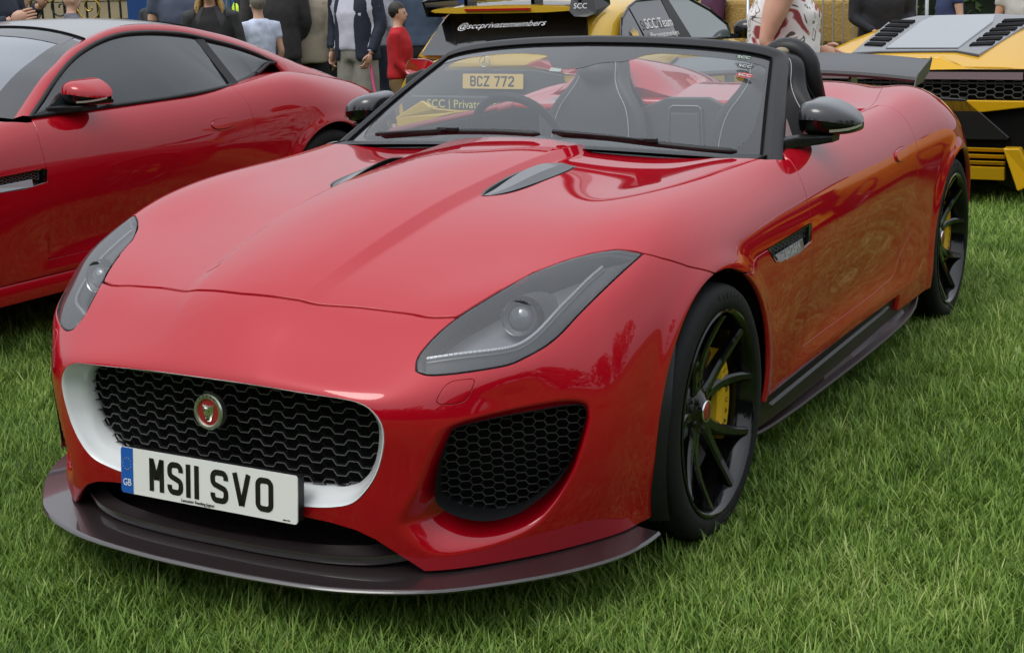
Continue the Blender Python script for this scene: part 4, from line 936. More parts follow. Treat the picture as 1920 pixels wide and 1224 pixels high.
def fender_vents(root, text=True):
    for s in (1, -1):
        F_ = (lambda m: m) if s == 1 else flip; v = thing_part('fender_vent', root)
        fx = lambda y: .8935+.004*math.sin(math.pi*(y-.38)/.39)
        O = [Vector((fx(y)+.001, y, z)) for y, z in VENT]; n = len(O); c = sum(O, Vector())/n
        I = [c+(p-c)*.9+Vector((-.002, 0, 0)) for p in O]; D = [c+(p-c)*.88+Vector((-.026, 0, 0)) for p in O]
        F_(MB().grid([O, I, D], cv=True)).build('vent_frame', BLK, v, angle=30)
        q = [Vector((.8955, .455, .664)), Vector((.8965, .70, .672)), Vector((.8985, .70, .644)), Vector((.8985, .475, .640))]
        q = [Vector((.890, .452, .662)), Vector((.892, .690, .668)), Vector((.8985, .690, .6375)), Vector((.8985, .462, .637))]
        F_(MB().add(q+[p+Vector((-.006, 0, 0)) for p in q], [(0, 1, 2, 3), (7, 6, 5, 4), (0, 4, 5, 1), (1, 5, 6, 2), (2, 6, 7, 3), (3, 7, 4, 0)])).build('vent_badge_bar', mat('badge_silver', (.30, .31, .32), .3, .9), v, bevel=.0015)
        ch = MB().grid([[Vector((.8985, .385, .684)), Vector((.8995, .432, .644))], [Vector((.880, .40, .686)), Vector((.880, .455, .648))]]); F_(ch).build('vent_chrome_edge', CHR, v)
        hx = MB(); hexgrid(hx, .44, .73, .662, .692, lambda a, b, d: (.878-d, a, b), lambda a, b: True, px=.016, pv=.011, w=.0008, dep=.005); F_(hx).build('vent_mesh', RIB, v)
        if text:
            M = frame_matrix((.8965, .590, .6525), (0, 1, 0), (-.2, 0, 1), (1, 0, .2)) if s == 1 else frame_matrix((-.8965, .590, .6525), (0, -1, 0), (.2, 0, 1), (-1, 0, .2))
            text_obj('JAGUAR', .030, mat('letter_silver', (.75, .75, .75), .3, .6), v, M, 'vent_lettering', .0006, sx=1.25)
def bonnet_vents(root):
    for s in (1, -1):
        F_ = (lambda m: m) if s == 1 else flip
        g = PANELS['hvent'] if s == 1 else PANELS['hvent'].mirrored()
        v = thing_part('bonnet_vent', root); g.offset(-.030).build('vent_floor', DARK, v)
        if HBV[0] is None: HBV[0] = BVHTree.FromPolygons([tuple(q) for q in HALF.V], HALF.F)
        zs = lambda x, y: HBV[0].ray_cast(Vector((x, y, 2)), Vector((0, 0, -1)))[0].z
        O = [Vector((x, y, zs(x, y))) for x, y in HVENT]; c = sum(O, Vector())/len(O)
        I = [Vector((c.x+(p.x-c.x)*.92, c.y+(p.y-c.y)*.975, p.z-.001)) for p in O]
        F_(MB().grid([[p-Vector((0, 0, .010)) for p in O], [p+Vector((0, 0, .0012)) for p in O], I, [p-Vector((0, 0, .02)) for p in I]], cv=True)).build('vent_rim', DGREY, v, angle=50)
        out = [(.2575,-.028),(.285,.025),(.300,.095),(.3095,.18),(.3165,.26),(.3175,.34),(.309,.372)]
        rid = [(.248,-.029),(.266,.03),(.276,.10),(.281,.18),(.284,.26),(.284,.33),(.281,.374)]
        inn = [(.240,-.030),(.244,.03),(.2455,.10),(.249,.18),(.255,.26),(.259,.315),(.262,.352)]
        n_ = 25; R_, N_, U_ = catmull(rid, 4), catmull(inn, 4), catmull(out, 4); hh = lambda k: float(smooth01(k/14.)*(1-.55*smooth01((k-15)/9.)))
        o_ = [Vector((p[0], p[1], zs(*p)+.0010)) for p in U_]; a = [Vector((p[0], p[1], zs(*p)+.0012+.012*hh(k))) for k, p in enumerate(R_)]; i_ = [Vector((p[0], p[1], zs(R_[k][0], p[1])+.0015+.0235*hh(k))) for k, p in enumerate(N_)]
        F_(MB().grid([o_, a])).build('vent_blade', DGREY, v, smooth=True)
        F_(MB().grid([a, i_, [p-Vector((0, 0, .0025)) for p in i_]])).build('vent_inner_blade', mat('mid_grey_plastic', (.15, .155, .16), .35, 0, .3), v, angle=40)
        lo = [Vector((p.x+.010, p.y, p.z-.045)) for p in i_]; F_(MB().grid([[p-Vector((0, 0, .0025)) for p in i_], lo])).build('vent_mesh', DARK, v)
HBV = [None]
def wipers(root):
    for nm, P in (('a', [(.10,.560,.958),(-.05,.555,.962),(-.22,.562,.957),(-.38,.575,.944),(-.50,.592,.932)]), ('b', [(.70,.655,.912),(.58,.628,.922),(.44,.602,.936),(.30,.590,.950),(.15,.580,.957)])):
        w_ = thing_part('wiper', root); C = [Vector(p) for p in catmull(P, 5)]
        MB().tube([p+Vector((0, .008, .006)) for p in C], [.005]+[.012]*(len(C)-2)+[.005], 6, flat=.8).build('wiper_blade', SATIN, w_, smooth=True)
        A = [C[int(k)] + Vector((0, -.018, .016)) for k in (len(C)*.5, len(C)*.7, len(C)*.88, len(C)-1)]
        MB().tube(A, [.006, .008, .011, .013], 6, flat=.6).build('wiper_arm', SATIN, w_, smooth=True)
        MB().box(tuple(C[len(C)//2]+Vector((0, -.006, .016))), (.07, .022, .012)).build('blade_clip', SATIN, w_, bevel=.002)
    co = MB().grid([[Vector((x, .575+.10*abs(x/.75)**3+d, .925-.03*abs(x/.75)**2+e)) for d, e in ((0, 0), (.03, .002), (.10, .004))] for x in [-.76+.0317*k for k in range(49)]])
    co.build('wiper_cowl', SATIN, root)
def seat(root, x, y, mat_=LEATH):
    s = thing_part('seat', root)
    prof = [(.60, .235, .0), (.72, .245, .02), (.84, .235, .045), (.92, .205, .065), (.98, .150, .085), (1.03, .115, .10), (1.08, .110, .115), (1.115, .095, .125), (1.13, .05, .13)]
    rows = []
    for z, w_, b in prof:
        r = []
        for k in range(17):
            a = math.pi*2*k/16; cx = math.copysign(abs(math.cos(a))**.6, math.cos(a)); sy = math.copysign(abs(math.sin(a))**.8, math.sin(a))
            bolst = .045*max(0, abs(cx)-.55)/.45*(1 if sy < 0 and z < 1.0 else 0)
            r.append(Vector((x+w_*cx, y+b+.055*sy-bolst, z)))
        rows.append(r)
    m = MB().grid(rows); m.add(rows[-1], [tuple(range(16))]); m.build('backrest', mat_, s, sub=1, smooth=True)
    for sx in (-1, 1):
        P = [Vector((x+sx*w_*.70, y+b-.058-.01*(z < 1), z)) for z, w_, b in prof[1:]]
        MB().tube([Vector(p) for p in catmull(P, 4)], .0016, 4).build('seam_stitching', STITCH, s)
    for r_ in range(3):
        for c_ in range(6):
            MB().ell((x-.10+.04*c_+.01*(r_ % 2), y-.012+.01*r_, .70+.055*r_), (.017, .016, .034), 8, 6, Matrix.Rotation(.25, 3, 'Y')).build('quilted_pad', mat_, s, smooth=True)
    MB().box((x, y-.26, .50), (.46, .50, .14)).build('seat_cushion', mat_, s, bevel=.04, seg=3)
    MB().ell((x, y+.035, 1.055), (.075, .045, .045), 12, 8).build('headrest_pad', mat_, s, smooth=True)
    return s
def interior(root):
    i = thing_part('interior', root)
    # tub
    t = MB(); Y = [.62, .75, 1.2, 1.9, 1.98]; P = [(-.76, .90), (-.74, .60), (-.70, .25), (.70, .25), (.74, .60), (.76, .90)]
    t.grid([[Vector((x, y, z)) for x, z in P] for y in (.66, 1.98)]); t.build('cabin_tub', DARK, i)
    d = MB(); rows = []
    for k in range(25):
        x = -.72+.06*k; h = .030*math.exp(-((x+.33)/.17)**4)
        rows.append([Vector((x, .66, .865)), Vector((x, .80, .885-.02*abs(x))), Vector((x, .95, .900-.02*abs(x)+h)), Vector((x, 1.05, .890+h-.02*abs(x))), Vector((x, 1.09, .85)), Vector((x, 1.08, .60))])
    d.grid(rows); d.build('dashboard', GLEATH, i, smooth=True)
    W_ = MB(); cc = Vector((-.315, 1.19, .868)); ax = Vector((0, .90, .42)).normalized(); e1 = Vector((1, 0, 0)); e2 = ax.cross(e1)
    ring = [cc+(e1*math.cos(2*math.pi*k/40)+e2*math.sin(2*math.pi*k/40))*.172 for k in range(40)]
    sw = W_.tube(ring, .0155, 10, closed=True).build('steering_wheel', LEATH, root, smooth=True)
    MB().tube([cc-e1*.16, cc, cc+e1*.16], [.014, .045, .014], 8, flat=.5).build('wheel_spoke', SATIN, sw, smooth=True)
    MB().tube([cc, cc-e2*.155 if e2.z > 0 else cc+e2*.155], [.03, .012], 8).build('wheel_spoke', SATIN, sw)
    MB().tube([cc, cc-Vector((0, .25, .1))], [.04, .06], 10).build('steering_column', SATIN, i)
    seat(root, -.33, 1.84); seat(root, .43, 1.70)
    # bulkhead between and behind the seats
    b = MB(); OUT = [(-.62, .60), (-.62, .88), (-.20, .90), (-.10, .935), (-.05, .955), (.12, .957), (.17, .935), (.25, .90), (.66, .88), (.66, .60)]
    b.prism(OUT, 1.93, 1.965, 1); b.build('rear_bulkhead', GLEATH, i, bevel=.006)
    pk = MB(); pk.prism([(-.040, .72), (-.050, .78), (-.038, .915), (-.020, .930), (.085, .930), (.103, .915), (.110, .78), (.105, .72)], 1.918, 1.931, 1); pk.build('pocket_frame', LEATH, i, bevel=.003)
    pk = MB(); pk.prism([(-.028, .72), (-.026, .898), (.090, .898), (.095, .72)], 1.908, 1.919, 1); pk.build('pocket_lid', GLEATH, i, bevel=.004)
    tr = MB().tube([Vector(p) for p in ((-.045, 1.914, .74), (-.035, 1.914, .915), (-.02, 1.914, .926), (.085, 1.914, .926), (.098, 1.914, .915), (.106, 1.914, .74))], .0016, 5); tr.build('pocket_trim', mat('trim_silver', (.5, .5, .5), .3, .8), i)
    MB().box((0, 1.45, .45), (.22, .9, .38)).build('centre_console', GLEATH, i, bevel=.02)
    # padded roll hoop behind the passenger
    H_ = [Vector((.44+.085*math.cos(rad(a)), 1.92-.0*a, 1.06+.085*math.sin(rad(a)))) for a in range(0, 181, 12)]
    P = [Vector((.56, 1.92, .90))]+H_+[Vector((.32, 1.92, .90))]
    h = MB().tube(P, .040, 12); h.build('roll_hoop', SATIN, root, smooth=True)
    MB().prism([(p.x, p.z) for p in P], 1.885, 1.925, 1).build('hoop_panel', DARK, root)
    MB().ell((.435, 1.70+.16, 1.135), (.03, .02, .018), 10, 6).build('belt_guide', mat('belt_beige', (.25, .2, .13), .6), root, smooth=True)
    # mirror pod and sensors are on the screen; rear view mirror
def fairing_and_wing(root, paint):
    # painted head fairing behind the driver
    rows = []
    for k in range(15):
        t = k/14; y = 1.985+1.30*t; h = (1.105-.22*t**1.6) if k else 1.00; w_ = .215-.10*t**1.3; zb = .945-.075*max(0, t-.45)/.55
        row = []
        for j in range(17):
            a = math.pi*j/16; cx = math.cos(a); sz = math.sin(a)**.8
            row.append(Vector((-.345+w_*cx*(1+.35*(1-sz)**3), y+(.04*(1-sz) if k < 2 else 0), zb+(h-zb)*sz)))
        rows.append(row)
    m = MB().grid(rows); m.add(rows[0], [tuple(range(17))[::-1]]); m.build('head_fairing', paint, root, sub=1, angle=60)
    w_ = thing_part('rear_wing', root); rows = []
    for k in range(21):
        x = -.62+.062*k; dz = -.030*abs(x/.62)**2.2; dy = .03*abs(x/.62)**2
        rows.append([Vector((x, 3.20-dy, .962+dz)), Vector((x, 3.205-dy, .975+dz)), Vector((x, 3.30-dy, 1.002+dz)), Vector((x, 3.40-dy, 1.022+dz)), Vector((x, 3.46-dy, 1.038+dz)), Vector((x, 3.455-dy, 1.028+dz)), Vector((x, 3.30-dy, .985+dz)), Vector((x, 3.205-dy, .950+dz))])
    W = MB().grid(rows, cv=True); W.add(rows[0], [tuple(range(8))]); W.add(rows[-1], [tuple(range(8))[::-1]]); W.build('wing_blade', CARBW, w_, angle=40)
    fl = MB().grid([[Vector((x, 3.20-.03*abs(x/.6)**2, .985-.03*abs(x/.6)**2.2)), Vector((x, 3.215-.03*abs(x/.6)**2, .958-.03*abs(x/.6)**2.2))] for x in [-.60+.06*k for k in range(21)]]); 
    for s in (1, -1):
        e = MB().prism([(3.13, .905), (3.16, .945), (3.20, .965), (3.44, 1.020), (3.45, 1.005), (3.40, .955), (3.28, .915)], s*.619, s*.626, 0); e.build('end_plate', CARBW, w_, bevel=.003)
        st = MB().prism([(3.24, .86), (3.26, .965), (3.34, .985), (3.38, .83)], s*.30-.006, s*.30+.006, 0); st.build('wing_strut', CARB, w_)
def fit_plate(root):
    M = frame_matrix((-.26, -.9385, .2655), (1, 0, 0), (0, .09, 1), (0, -1, .09))
    k = [('M', .089, .134), ('S', .1445, .192), ('1', .2005, .2145), ('1', .2255, .2395), ('S', .2735, .3255), ('V', .3385, .389), ('O', .4035, .454)]
    p = number_plate(root, M, k, PLATE, True, small='Lancaster Reading Jaguar')
    b = MB().box((.26, .0555, -.017), (.514, .105, .028)); o = b.build('plate_holder', SATIN, root, bevel=.003); o.data.transform(M)
def bonnet_vehicle_parts(): pass

CAR_LABEL = 'open red two-seater with number plate MS11 SVO, white grille surround and black wheels'
main_car = thing('sports_car', CAR_LABEL, 'car')
body_panels(main_car, RED); grille_unit(main_car)
for s in (1, -1): headlamp(main_car, s); mirror_unit(main_car, s, MIRT)
windscreen(main_car); aero_kit(main_car); fender_vents(main_car); bonnet_vents(main_car); wipers(main_car); interior(main_car); fairing_and_wing(main_car, RED); fit_plate(main_car)
for s in (1, -1):
    wheel(main_car, (0, 0, .335), .903, s); wheel(main_car, (0, 2.622, .335), .918, s, w_t=.295)
# ------------------------------------------------------------------ ground, grass
def gz(x, y):
    t = max(0., y-3.2); return -.036*min(t, 12)-.004*max(0, t-12)*.0
def soft_gz(x, y): return (gz(x, y-.6)+gz(x, y)+gz(x, y+.6))/3+.006*math.sin(x*1.7+.4)*math.sin(y*1.3)
xs = [-200, -80, -40, -20]+[-12+.75*i for i in range(33)]+[20, 40, 80, 200]; ys = [-200, -80, -40, -20]+[-10+.75*i for i in range(41)]+[28, 40, 80, 200]
g = MB().grid([[(x, y, soft_gz(x, y)-.004) for x in xs] for y in ys])
def ground_mat():
    m = bpy.data.materials.new('lawn_soil'); m.use_nodes = True; n = m.node_tree; b = n.nodes['Principled BSDF']; b.inputs['Roughness'].default_value = .95; b.inputs['Specular IOR Level'].default_value = .1
    tc = n.nodes.new('ShaderNodeTexCoord'); t = n.nodes.new('ShaderNodeTexNoise'); t.inputs['Scale'].default_value = 2.2; t.inputs['Detail'].default_value = 8; t.inputs['Roughness'].default_value = .7
    r = n.nodes.new('ShaderNodeValToRGB'); r.color_ramp.elements[0].position = .3; r.color_ramp.elements[0].color = (.028, .045, .010, 1); r.color_ramp.elements[1].position = .7; r.color_ramp.elements[1].color = (.065, .115, .020, 1)
    n.links.new(tc.outputs['Object'], t.inputs['Vector']); n.links.new(t.outputs[0], r.inputs[0]); n.links.new(r.outputs[0], b.inputs['Base Color'])
    return m
g.build('ground', ground_mat(), None, smooth=True, kind='structure')
def grass_mat():
    m = bpy.data.materials.new('grass_blade'); m.use_nodes = True; n = m.node_tree; b = n.nodes['Principled BSDF']; b.inputs['Roughness'].default_value = .55; b.inputs['Specular IOR Level'].default_value = .35
    at = n.nodes.new('ShaderNodeAttribute'); at.attribute_name = 'tone'; oi = n.nodes.new('ShaderNodeObjectInfo'); geo = n.nodes.new('ShaderNodeNewGeometry')
    nz = n.nodes.new('ShaderNodeTexNoise'); nz.inputs['Scale'].default_value = 1.1; nz.inputs['Detail'].default_value = 3; n.links.new(geo.outputs['Position'], nz.inputs['Vector'])
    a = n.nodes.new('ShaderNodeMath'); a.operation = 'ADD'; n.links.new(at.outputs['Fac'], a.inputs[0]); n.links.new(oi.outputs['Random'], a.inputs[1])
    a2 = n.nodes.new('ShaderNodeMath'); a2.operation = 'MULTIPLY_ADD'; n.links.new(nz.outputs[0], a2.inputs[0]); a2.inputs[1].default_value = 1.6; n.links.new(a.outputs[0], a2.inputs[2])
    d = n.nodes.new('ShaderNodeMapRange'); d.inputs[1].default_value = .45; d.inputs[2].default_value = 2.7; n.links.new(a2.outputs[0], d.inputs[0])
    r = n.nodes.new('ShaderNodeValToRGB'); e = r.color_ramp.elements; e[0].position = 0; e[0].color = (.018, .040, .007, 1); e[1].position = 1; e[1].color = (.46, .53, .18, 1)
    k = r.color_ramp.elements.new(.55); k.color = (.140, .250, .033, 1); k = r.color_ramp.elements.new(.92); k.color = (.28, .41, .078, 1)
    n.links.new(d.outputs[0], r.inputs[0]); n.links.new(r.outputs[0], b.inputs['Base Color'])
    tr = n.nodes.new('ShaderNodeBsdfTranslucent'); n.links.new(r.outputs[0], tr.inputs[0]); mx_ = n.nodes.new('ShaderNodeMixShader'); mx_.inputs[0].default_value = .3
    o = n.nodes['Material Output']; n.links.new(b.outputs[0], mx_.inputs[1]); n.links.new(tr.outputs[0], mx_.inputs[2]); n.links.new(mx_.outputs[0], o.inputs[0])
    return m
GM = grass_mat()
def tuft(seed, nb=26, R=.05, H=(.022, .058)):
    rnd = random.Random(seed); V, F, T = [], [], []
    lean0 = rnd.uniform(0, 6.28)
    for _ in range(nb):
        r = R*math.sqrt(rnd.random()); a = rnd.uniform(0, 6.28); x, y = r*math.cos(a), r*math.sin(a); h = rnd.uniform(*H); la = lean0+rnd.gauss(0, 1.3); le = h*rnd.uniform(.25, 1.0); w_ = rnd.uniform(.0010, .0019); t = rnd.random()
        if rnd.random() < .07: h *= 1.5; t = 1.15
        dx, dy = math.cos(la), math.sin(la); px, py = -dy*w_, dx*w_; b = len(V)
        for s_, ww in ((0, 1), (.4, 1), (.75, .7)):
            cx, cy, cz = x+dx*le*s_**1.8, y+dy*le*s_**1.8, h*s_*(1-.18*s_); V += [(cx-px*ww, cy-py*ww, cz), (cx+px*ww, cy+py*ww, cz)]
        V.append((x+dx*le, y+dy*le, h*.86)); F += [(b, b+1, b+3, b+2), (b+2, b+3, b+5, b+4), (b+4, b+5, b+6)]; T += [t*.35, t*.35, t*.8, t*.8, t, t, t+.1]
    me = mesh_from(V, F); at = me.attributes.new('tone', 'FLOAT', 'POINT'); at.data.foreach_set('value', T); me.materials.append(GM); return me
tufts = bpy.data.collections.new('grass_tufts')
for k in range(9):
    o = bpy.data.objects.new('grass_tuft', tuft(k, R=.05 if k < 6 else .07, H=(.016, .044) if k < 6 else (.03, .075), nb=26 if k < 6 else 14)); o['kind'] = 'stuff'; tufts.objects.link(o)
def scatter(name, density, regions, label, seed=1, smin=.75, smax=1.3):
    """one grass sheet that instances tufts over its faces"""
    mb = MB()
    for (x0, x1, y0, y1) in regions:
        nx, ny = max(2, int((x1-x0)/.5)), max(2, int((y1-y0)/.5)); mb.grid([[(x0+(x1-x0)*i/nx, y0+(y1-y0)*j/ny, soft_gz(x0+(x1-x0)*i/nx, y0+(y1-y0)*j/ny)) for i in range(nx+1)] for j in range(ny+1)])
    o = mb.build(name, GM, None); o['kind'] = 'stuff'; o['label'] = label; o['category'] = 'grass'
    ng = bpy.data.node_groups.new(name, 'GeometryNodeTree'); ng.interface.new_socket('Geometry', in_out='INPUT', socket_type='NodeSocketGeometry'); ng.interface.new_socket('Geometry', in_out='OUTPUT', socket_type='NodeSocketGeometry')
    N = ng.nodes; gi = N.new('NodeGroupInput'); go = N.new('NodeGroupOutput'); di = N.new('GeometryNodeDistributePointsOnFaces'); di.inputs['Density'].default_value = density; di.inputs['Seed'].default_value = seed
    ci = N.new('GeometryNodeCollectionInfo'); ci.inputs[0].default_value = tufts; ci.inputs['Separate Children'].default_value = True; ci.inputs['Reset Children'].default_value = True
    io = N.new('GeometryNodeInstanceOnPoints'); io.inputs['Pick Instance'].default_value = True
    rz = N.new('FunctionNodeRandomValue'); rz.data_type = 'FLOAT_VECTOR'; rz.inputs[0].default_value = (-.12, -.12, 0); rz.inputs[1].default_value = (.12, .12, 6.28)
    rs = N.new('FunctionNodeRandomValue'); rs.data_type = 'FLOAT'; rs.inputs[2].default_value = smin; rs.inputs[3].default_value = smax
    L = ng.links; L.new(gi.outputs[0], di.inputs[0]); L.new(di.outputs[0], io.inputs[0]); L.new(ci.outputs[0], io.inputs['Instance']); L.new(rz.outputs[0], io.inputs['Rotation']); L.new(rs.outputs[1], io.inputs['Scale']); L.new(io.outputs[0], go.inputs[0])
    md = o.modifiers.new('scatter', 'NODES'); md.node_group = ng
    return o
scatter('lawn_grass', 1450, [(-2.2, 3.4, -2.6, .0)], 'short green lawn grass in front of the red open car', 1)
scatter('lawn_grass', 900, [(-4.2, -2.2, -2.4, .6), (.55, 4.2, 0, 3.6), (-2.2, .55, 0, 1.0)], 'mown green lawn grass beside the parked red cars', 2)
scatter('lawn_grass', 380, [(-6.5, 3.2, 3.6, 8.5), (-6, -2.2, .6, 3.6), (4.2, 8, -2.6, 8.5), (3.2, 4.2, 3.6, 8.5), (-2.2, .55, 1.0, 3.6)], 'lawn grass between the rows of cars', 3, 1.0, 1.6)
scatter('lawn_grass', 120, [(-14, 6, 8.5, 18), (-12, -6.5, -3, 8.5), (-5, 9, -9, -2.6)], 'trodden lawn grass around the spectators', 4, 1.2, 2.0)

LONG = bpy.data.collections.new('long_grass_tufts')
for k in range(4): o = bpy.data.objects.new('long_grass_tuft', tuft(40+k, nb=9, R=.035, H=(.06, .115))); o['kind'] = 'stuff'; LONG.objects.link(o)
_keep = tufts; tufts = LONG
scatter('long_grass', 55, [(-2.2, 4.2, -2.6, .0), (.55, 4.2, 0, 3.6)], 'longer uncut grass blades standing out of the lawn', 9, .6, 1.1)
tufts = _keep
# ------------------------------------------------------------------ the red coupe on the left
def coupe_roof(root, paint):
    # stations from the windscreen foot to the tail: roof edge (gutter), window top / body shoulder, roof centre
    rail = [(.735,.76,.897),(.70,.87,.97),(.67,.98,1.044),(.64,1.09,1.098),(.61,1.19,1.145),(.575,1.33,1.188),(.545,1.48,1.222),(.525,1.62,1.236),(.515,1.76,1.236),(.505,1.95,1.222),(.49,2.15,1.19),(.475,2.35,1.15),(.46,2.54,1.10),(.45,2.75,1.035),(.44,2.95,.97),(.43,3.15,.905),(.42,3.33,.84)]
    wtop = [(.795,.80,.905),(.76,.90,.967),(.73,1.0,1.035),(.695,1.11,1.095),(.665,1.22,1.140),(.635,1.36,1.178),(.615,1.50,1.200),(.605,1.64,1.203),(.60,1.78,1.196),(.60,1.94,1.178),(.60,2.10,1.145),(.60,2.27,1.106),(.60,2.42,1.062),(.605,2.535,1.017),(.60,2.72,.96),(.59,2.95,.915),(.57,3.15,.875)]
    cen = [(0,.62,.935),(0,.78,1.01),(0,.93,1.09),(0,1.08,1.155),(0,1.20,1.20),(0,1.36,1.243),(0,1.50,1.262),(0,1.64,1.270),(0,1.78,1.268),(0,1.95,1.258),(0,2.15,1.235),(0,2.35,1.20),(0,2.54,1.152),(0,2.75,1.088),(0,2.95,1.02),(0,3.15,.945),(0,3.33,.86)]
    R_, W_, C_ = [[Vector(p) for p in catmull(L, 4)] for L in (rail, wtop, cen)]; n = len(R_)
    def cross(i, t):   # t 0 centre .. 1 rail
        a, b = C_[i], R_[i]; p = a.lerp(b, t); p.z = a.z+(b.z-a.z)*t**2.4; p.y = a.y+(b.y-a.y)*t**2; return p
    nb = 5*4-3  # windscreen rows
    def patch(i0, i1, name, m, t0=0, t1=1, k=10, off=0):
        rows = []
        for i in range(i0, i1+1):
            half = [cross(i, t0+(t1-t0)*j/k)+Vector((0, 0, off)) for j in range(k+1)]
            rows.append([Vector((-p.x, p.y, p.z)) for p in half[::-1]]+half[1:])
        return MB().grid(rows).build(name, m, root, smooth=True)
    patch(0, 20, 'windscreen', mat('coupe_screen', (.10, .11, .135), .04, 0, 1, .8)); patch(20, 40, 'roof_panel', mat('grey_roof', (.24, .24, .245), .3, .2, .6)); patch(40, n-1, 'rear_screen', mat('coupe_screen', (.05, .055, .06), .04, 0, 1, .8))
    for i_ in (20, 40): MB().tube([Vector((-p.x, p.y, p.z)) for p in [cross(i_, j/12)+Vector((0, -.004, .002)) for j in range(12, 0, -1)]]+[cross(i_, j/12)+Vector((0, -.004, .002)) for j in range(13)], .007, 6).build('roof_seam', DARK, root)
    rowsF = []
    for i in range(0, 20):
        rowsF.append([cross(i, t)+Vector((0, -.0008, .0015)) for t in (.80+.08*(i/19.)**3, .9, 1.0)])
    for F_ in (lambda m: m, flip): F_(MB().grid(rowsF)).build('screen_border', BLKEDGE, root, smooth=True)
    top_ = [[(Vector((-cross(i, abs(t)).x, cross(i, abs(t)).y, cross(i, abs(t)).z)) if t < 0 else cross(i, t))+Vector((0, -.001, .002)) for t in [-.9+.15*q for q in range(13)]] for i in (17, 18, 19, 20)]
    MB().grid(top_).build('screen_top_border', BLKEDGE, root, smooth=True)
    for s in (1, -1):
        F_ = (lambda m: m) if s == 1 else flip; rows = []
        for i in range(n):
            a, b = R_[i], W_[i]; m1 = a.lerp(b, .33)+Vector((.022, 0, .012)); m2 = a.lerp(b, .7)+Vector((.016, 0, .006)); rows.append([a+Vector((-.012, 0, -.006)), a+Vector((.002, 0, .003)), m1, m2, b, b+Vector((-.012, 0, -.004))])
            if i > 53: # behind the window the pillar runs down on to the shoulder
                u = (i-53)/(n-54); rows[-1][4:] = [b+Vector((.03, 0, -.035)), b+Vector((.06, .0, -.09))]
        F_(MB().grid(rows)).build('roof_rail', paint, root, smooth=True)
        low = [(.795,.80,.905),(.80,.95,.908),(.80,1.15,.908),(.80,1.35,.910),(.80,1.55,.912),(.80,1.75,.918),(.785,1.93,.927),(.76,2.05,.933),(.72,2.17,.942),(.685,2.28,.955),(.655,2.38,.972),(.63,2.45,.99),(.608,2.53,1.012)]
        up = [W_[k] for k in range(0, 54)]; Lw = [Vector(p) for p in catmull(low, 4)]; m_ = len(up)
        lw = [Lw[int(k*(len(Lw)-1)/(m_-1))] for k in range(m_)]
        sg = lambda f, g_: [[u.lerp(l, f+(g_-f)*j/4)+Vector((-.006+.012*math.sin(math.pi*(f+(g_-f)*j/4)), 0, 0)) for j in range(5)] for u, l in zip(up, lw)]
        F_(MB().grid(sg(.02, .98))).build('side_glass', TINT_C, root, smooth=True)
        F_(MB().tube(up+lw[::-1][1:], .011, 6, closed=True)).build('window_surround', SATIN, root, smooth=True)
        F_(MB().tube([p+Vector((-.004, 0, -.018)) for p in up[8:50]], .009, 6)).build('gutter_trim', BLK, root, smooth=True)
        a, b = Vector((.603, 2.02, 1.155)), Vector((.765, 2.075, .93)); F_(MB().add([a+Vector((.004, -.028, 0)), a+Vector((.004, .028, 0)), b+Vector((.006, .03, 0)), b+Vector((.006, -.03, 0))], [(0, 1, 2, 3)])).build('window_pillar', SATIN, root)
TINT_C = mat('coupe_side_glass', (.018, .024, .026), .05, 0, .6, .6)
coupe = thing('coupe_car', 'red hard-top coupe with dark tinted glass and red mirror, left of the open car', 'car', (-3.234, .126, .029), -.03747)
body_panels(coupe, RED2); coupe_roof(coupe, RED2)
for s in (1, -1): headlamp(coupe, s); mirror_unit(coupe, s, RED2)
fender_vents(coupe, False)
ALLOY = mat('silver_alloy', (.5, .5, .5), .3, .8)
for s in (1, -1): wheel(coupe, (0, 0, .335), .885, s, rim_mat=ALLOY, cal_mat=DGREY, caliper=False); wheel(coupe, (0, 2.622, .335), .915, s, rim_mat=ALLOY, caliper=False, w_t=.29)
for s in (1, -1):
    F_ = (lambda m: m) if s == 1 else flip
    F_(MB().grid([[Vector((.885, y, .262)), Vector((.895, y, .235)), Vector((.885, y, .185)), Vector((.84, y, .17))] for y in (.34, .8, 1.4, 1.9, 2.2)])).build('side_skirt', RED2, coupe, angle=40)
    tl = [Vector(p) for p in ((.60, 3.40, .74), (.70, 3.31, .745), (.775, 3.18, .735), (.82, 3.06, .70))]
    F_(MB().grid([[p+Vector((.012, .012, .0)), p+Vector((.030, .03, -.03)), p+Vector((.022, .025, -.075))] for p in tl])).build('tail_lamp', mat('tail_red', (.35, .01, .01), .1, 0, 1), coupe, smooth=True)
MB().grid([[(-.7, 3.47, .73), (-.35, 3.50, .745), (0, 3.51, .75), (.35, 3.50, .745), (.7, 3.47, .73)], [(-.7, 3.49, .60), (-.35, 3.53, .61), (0, 3.54, .61), (.35, 3.53, .61), (.7, 3.49, .60)]]).build('tail_panel', SATIN, coupe)

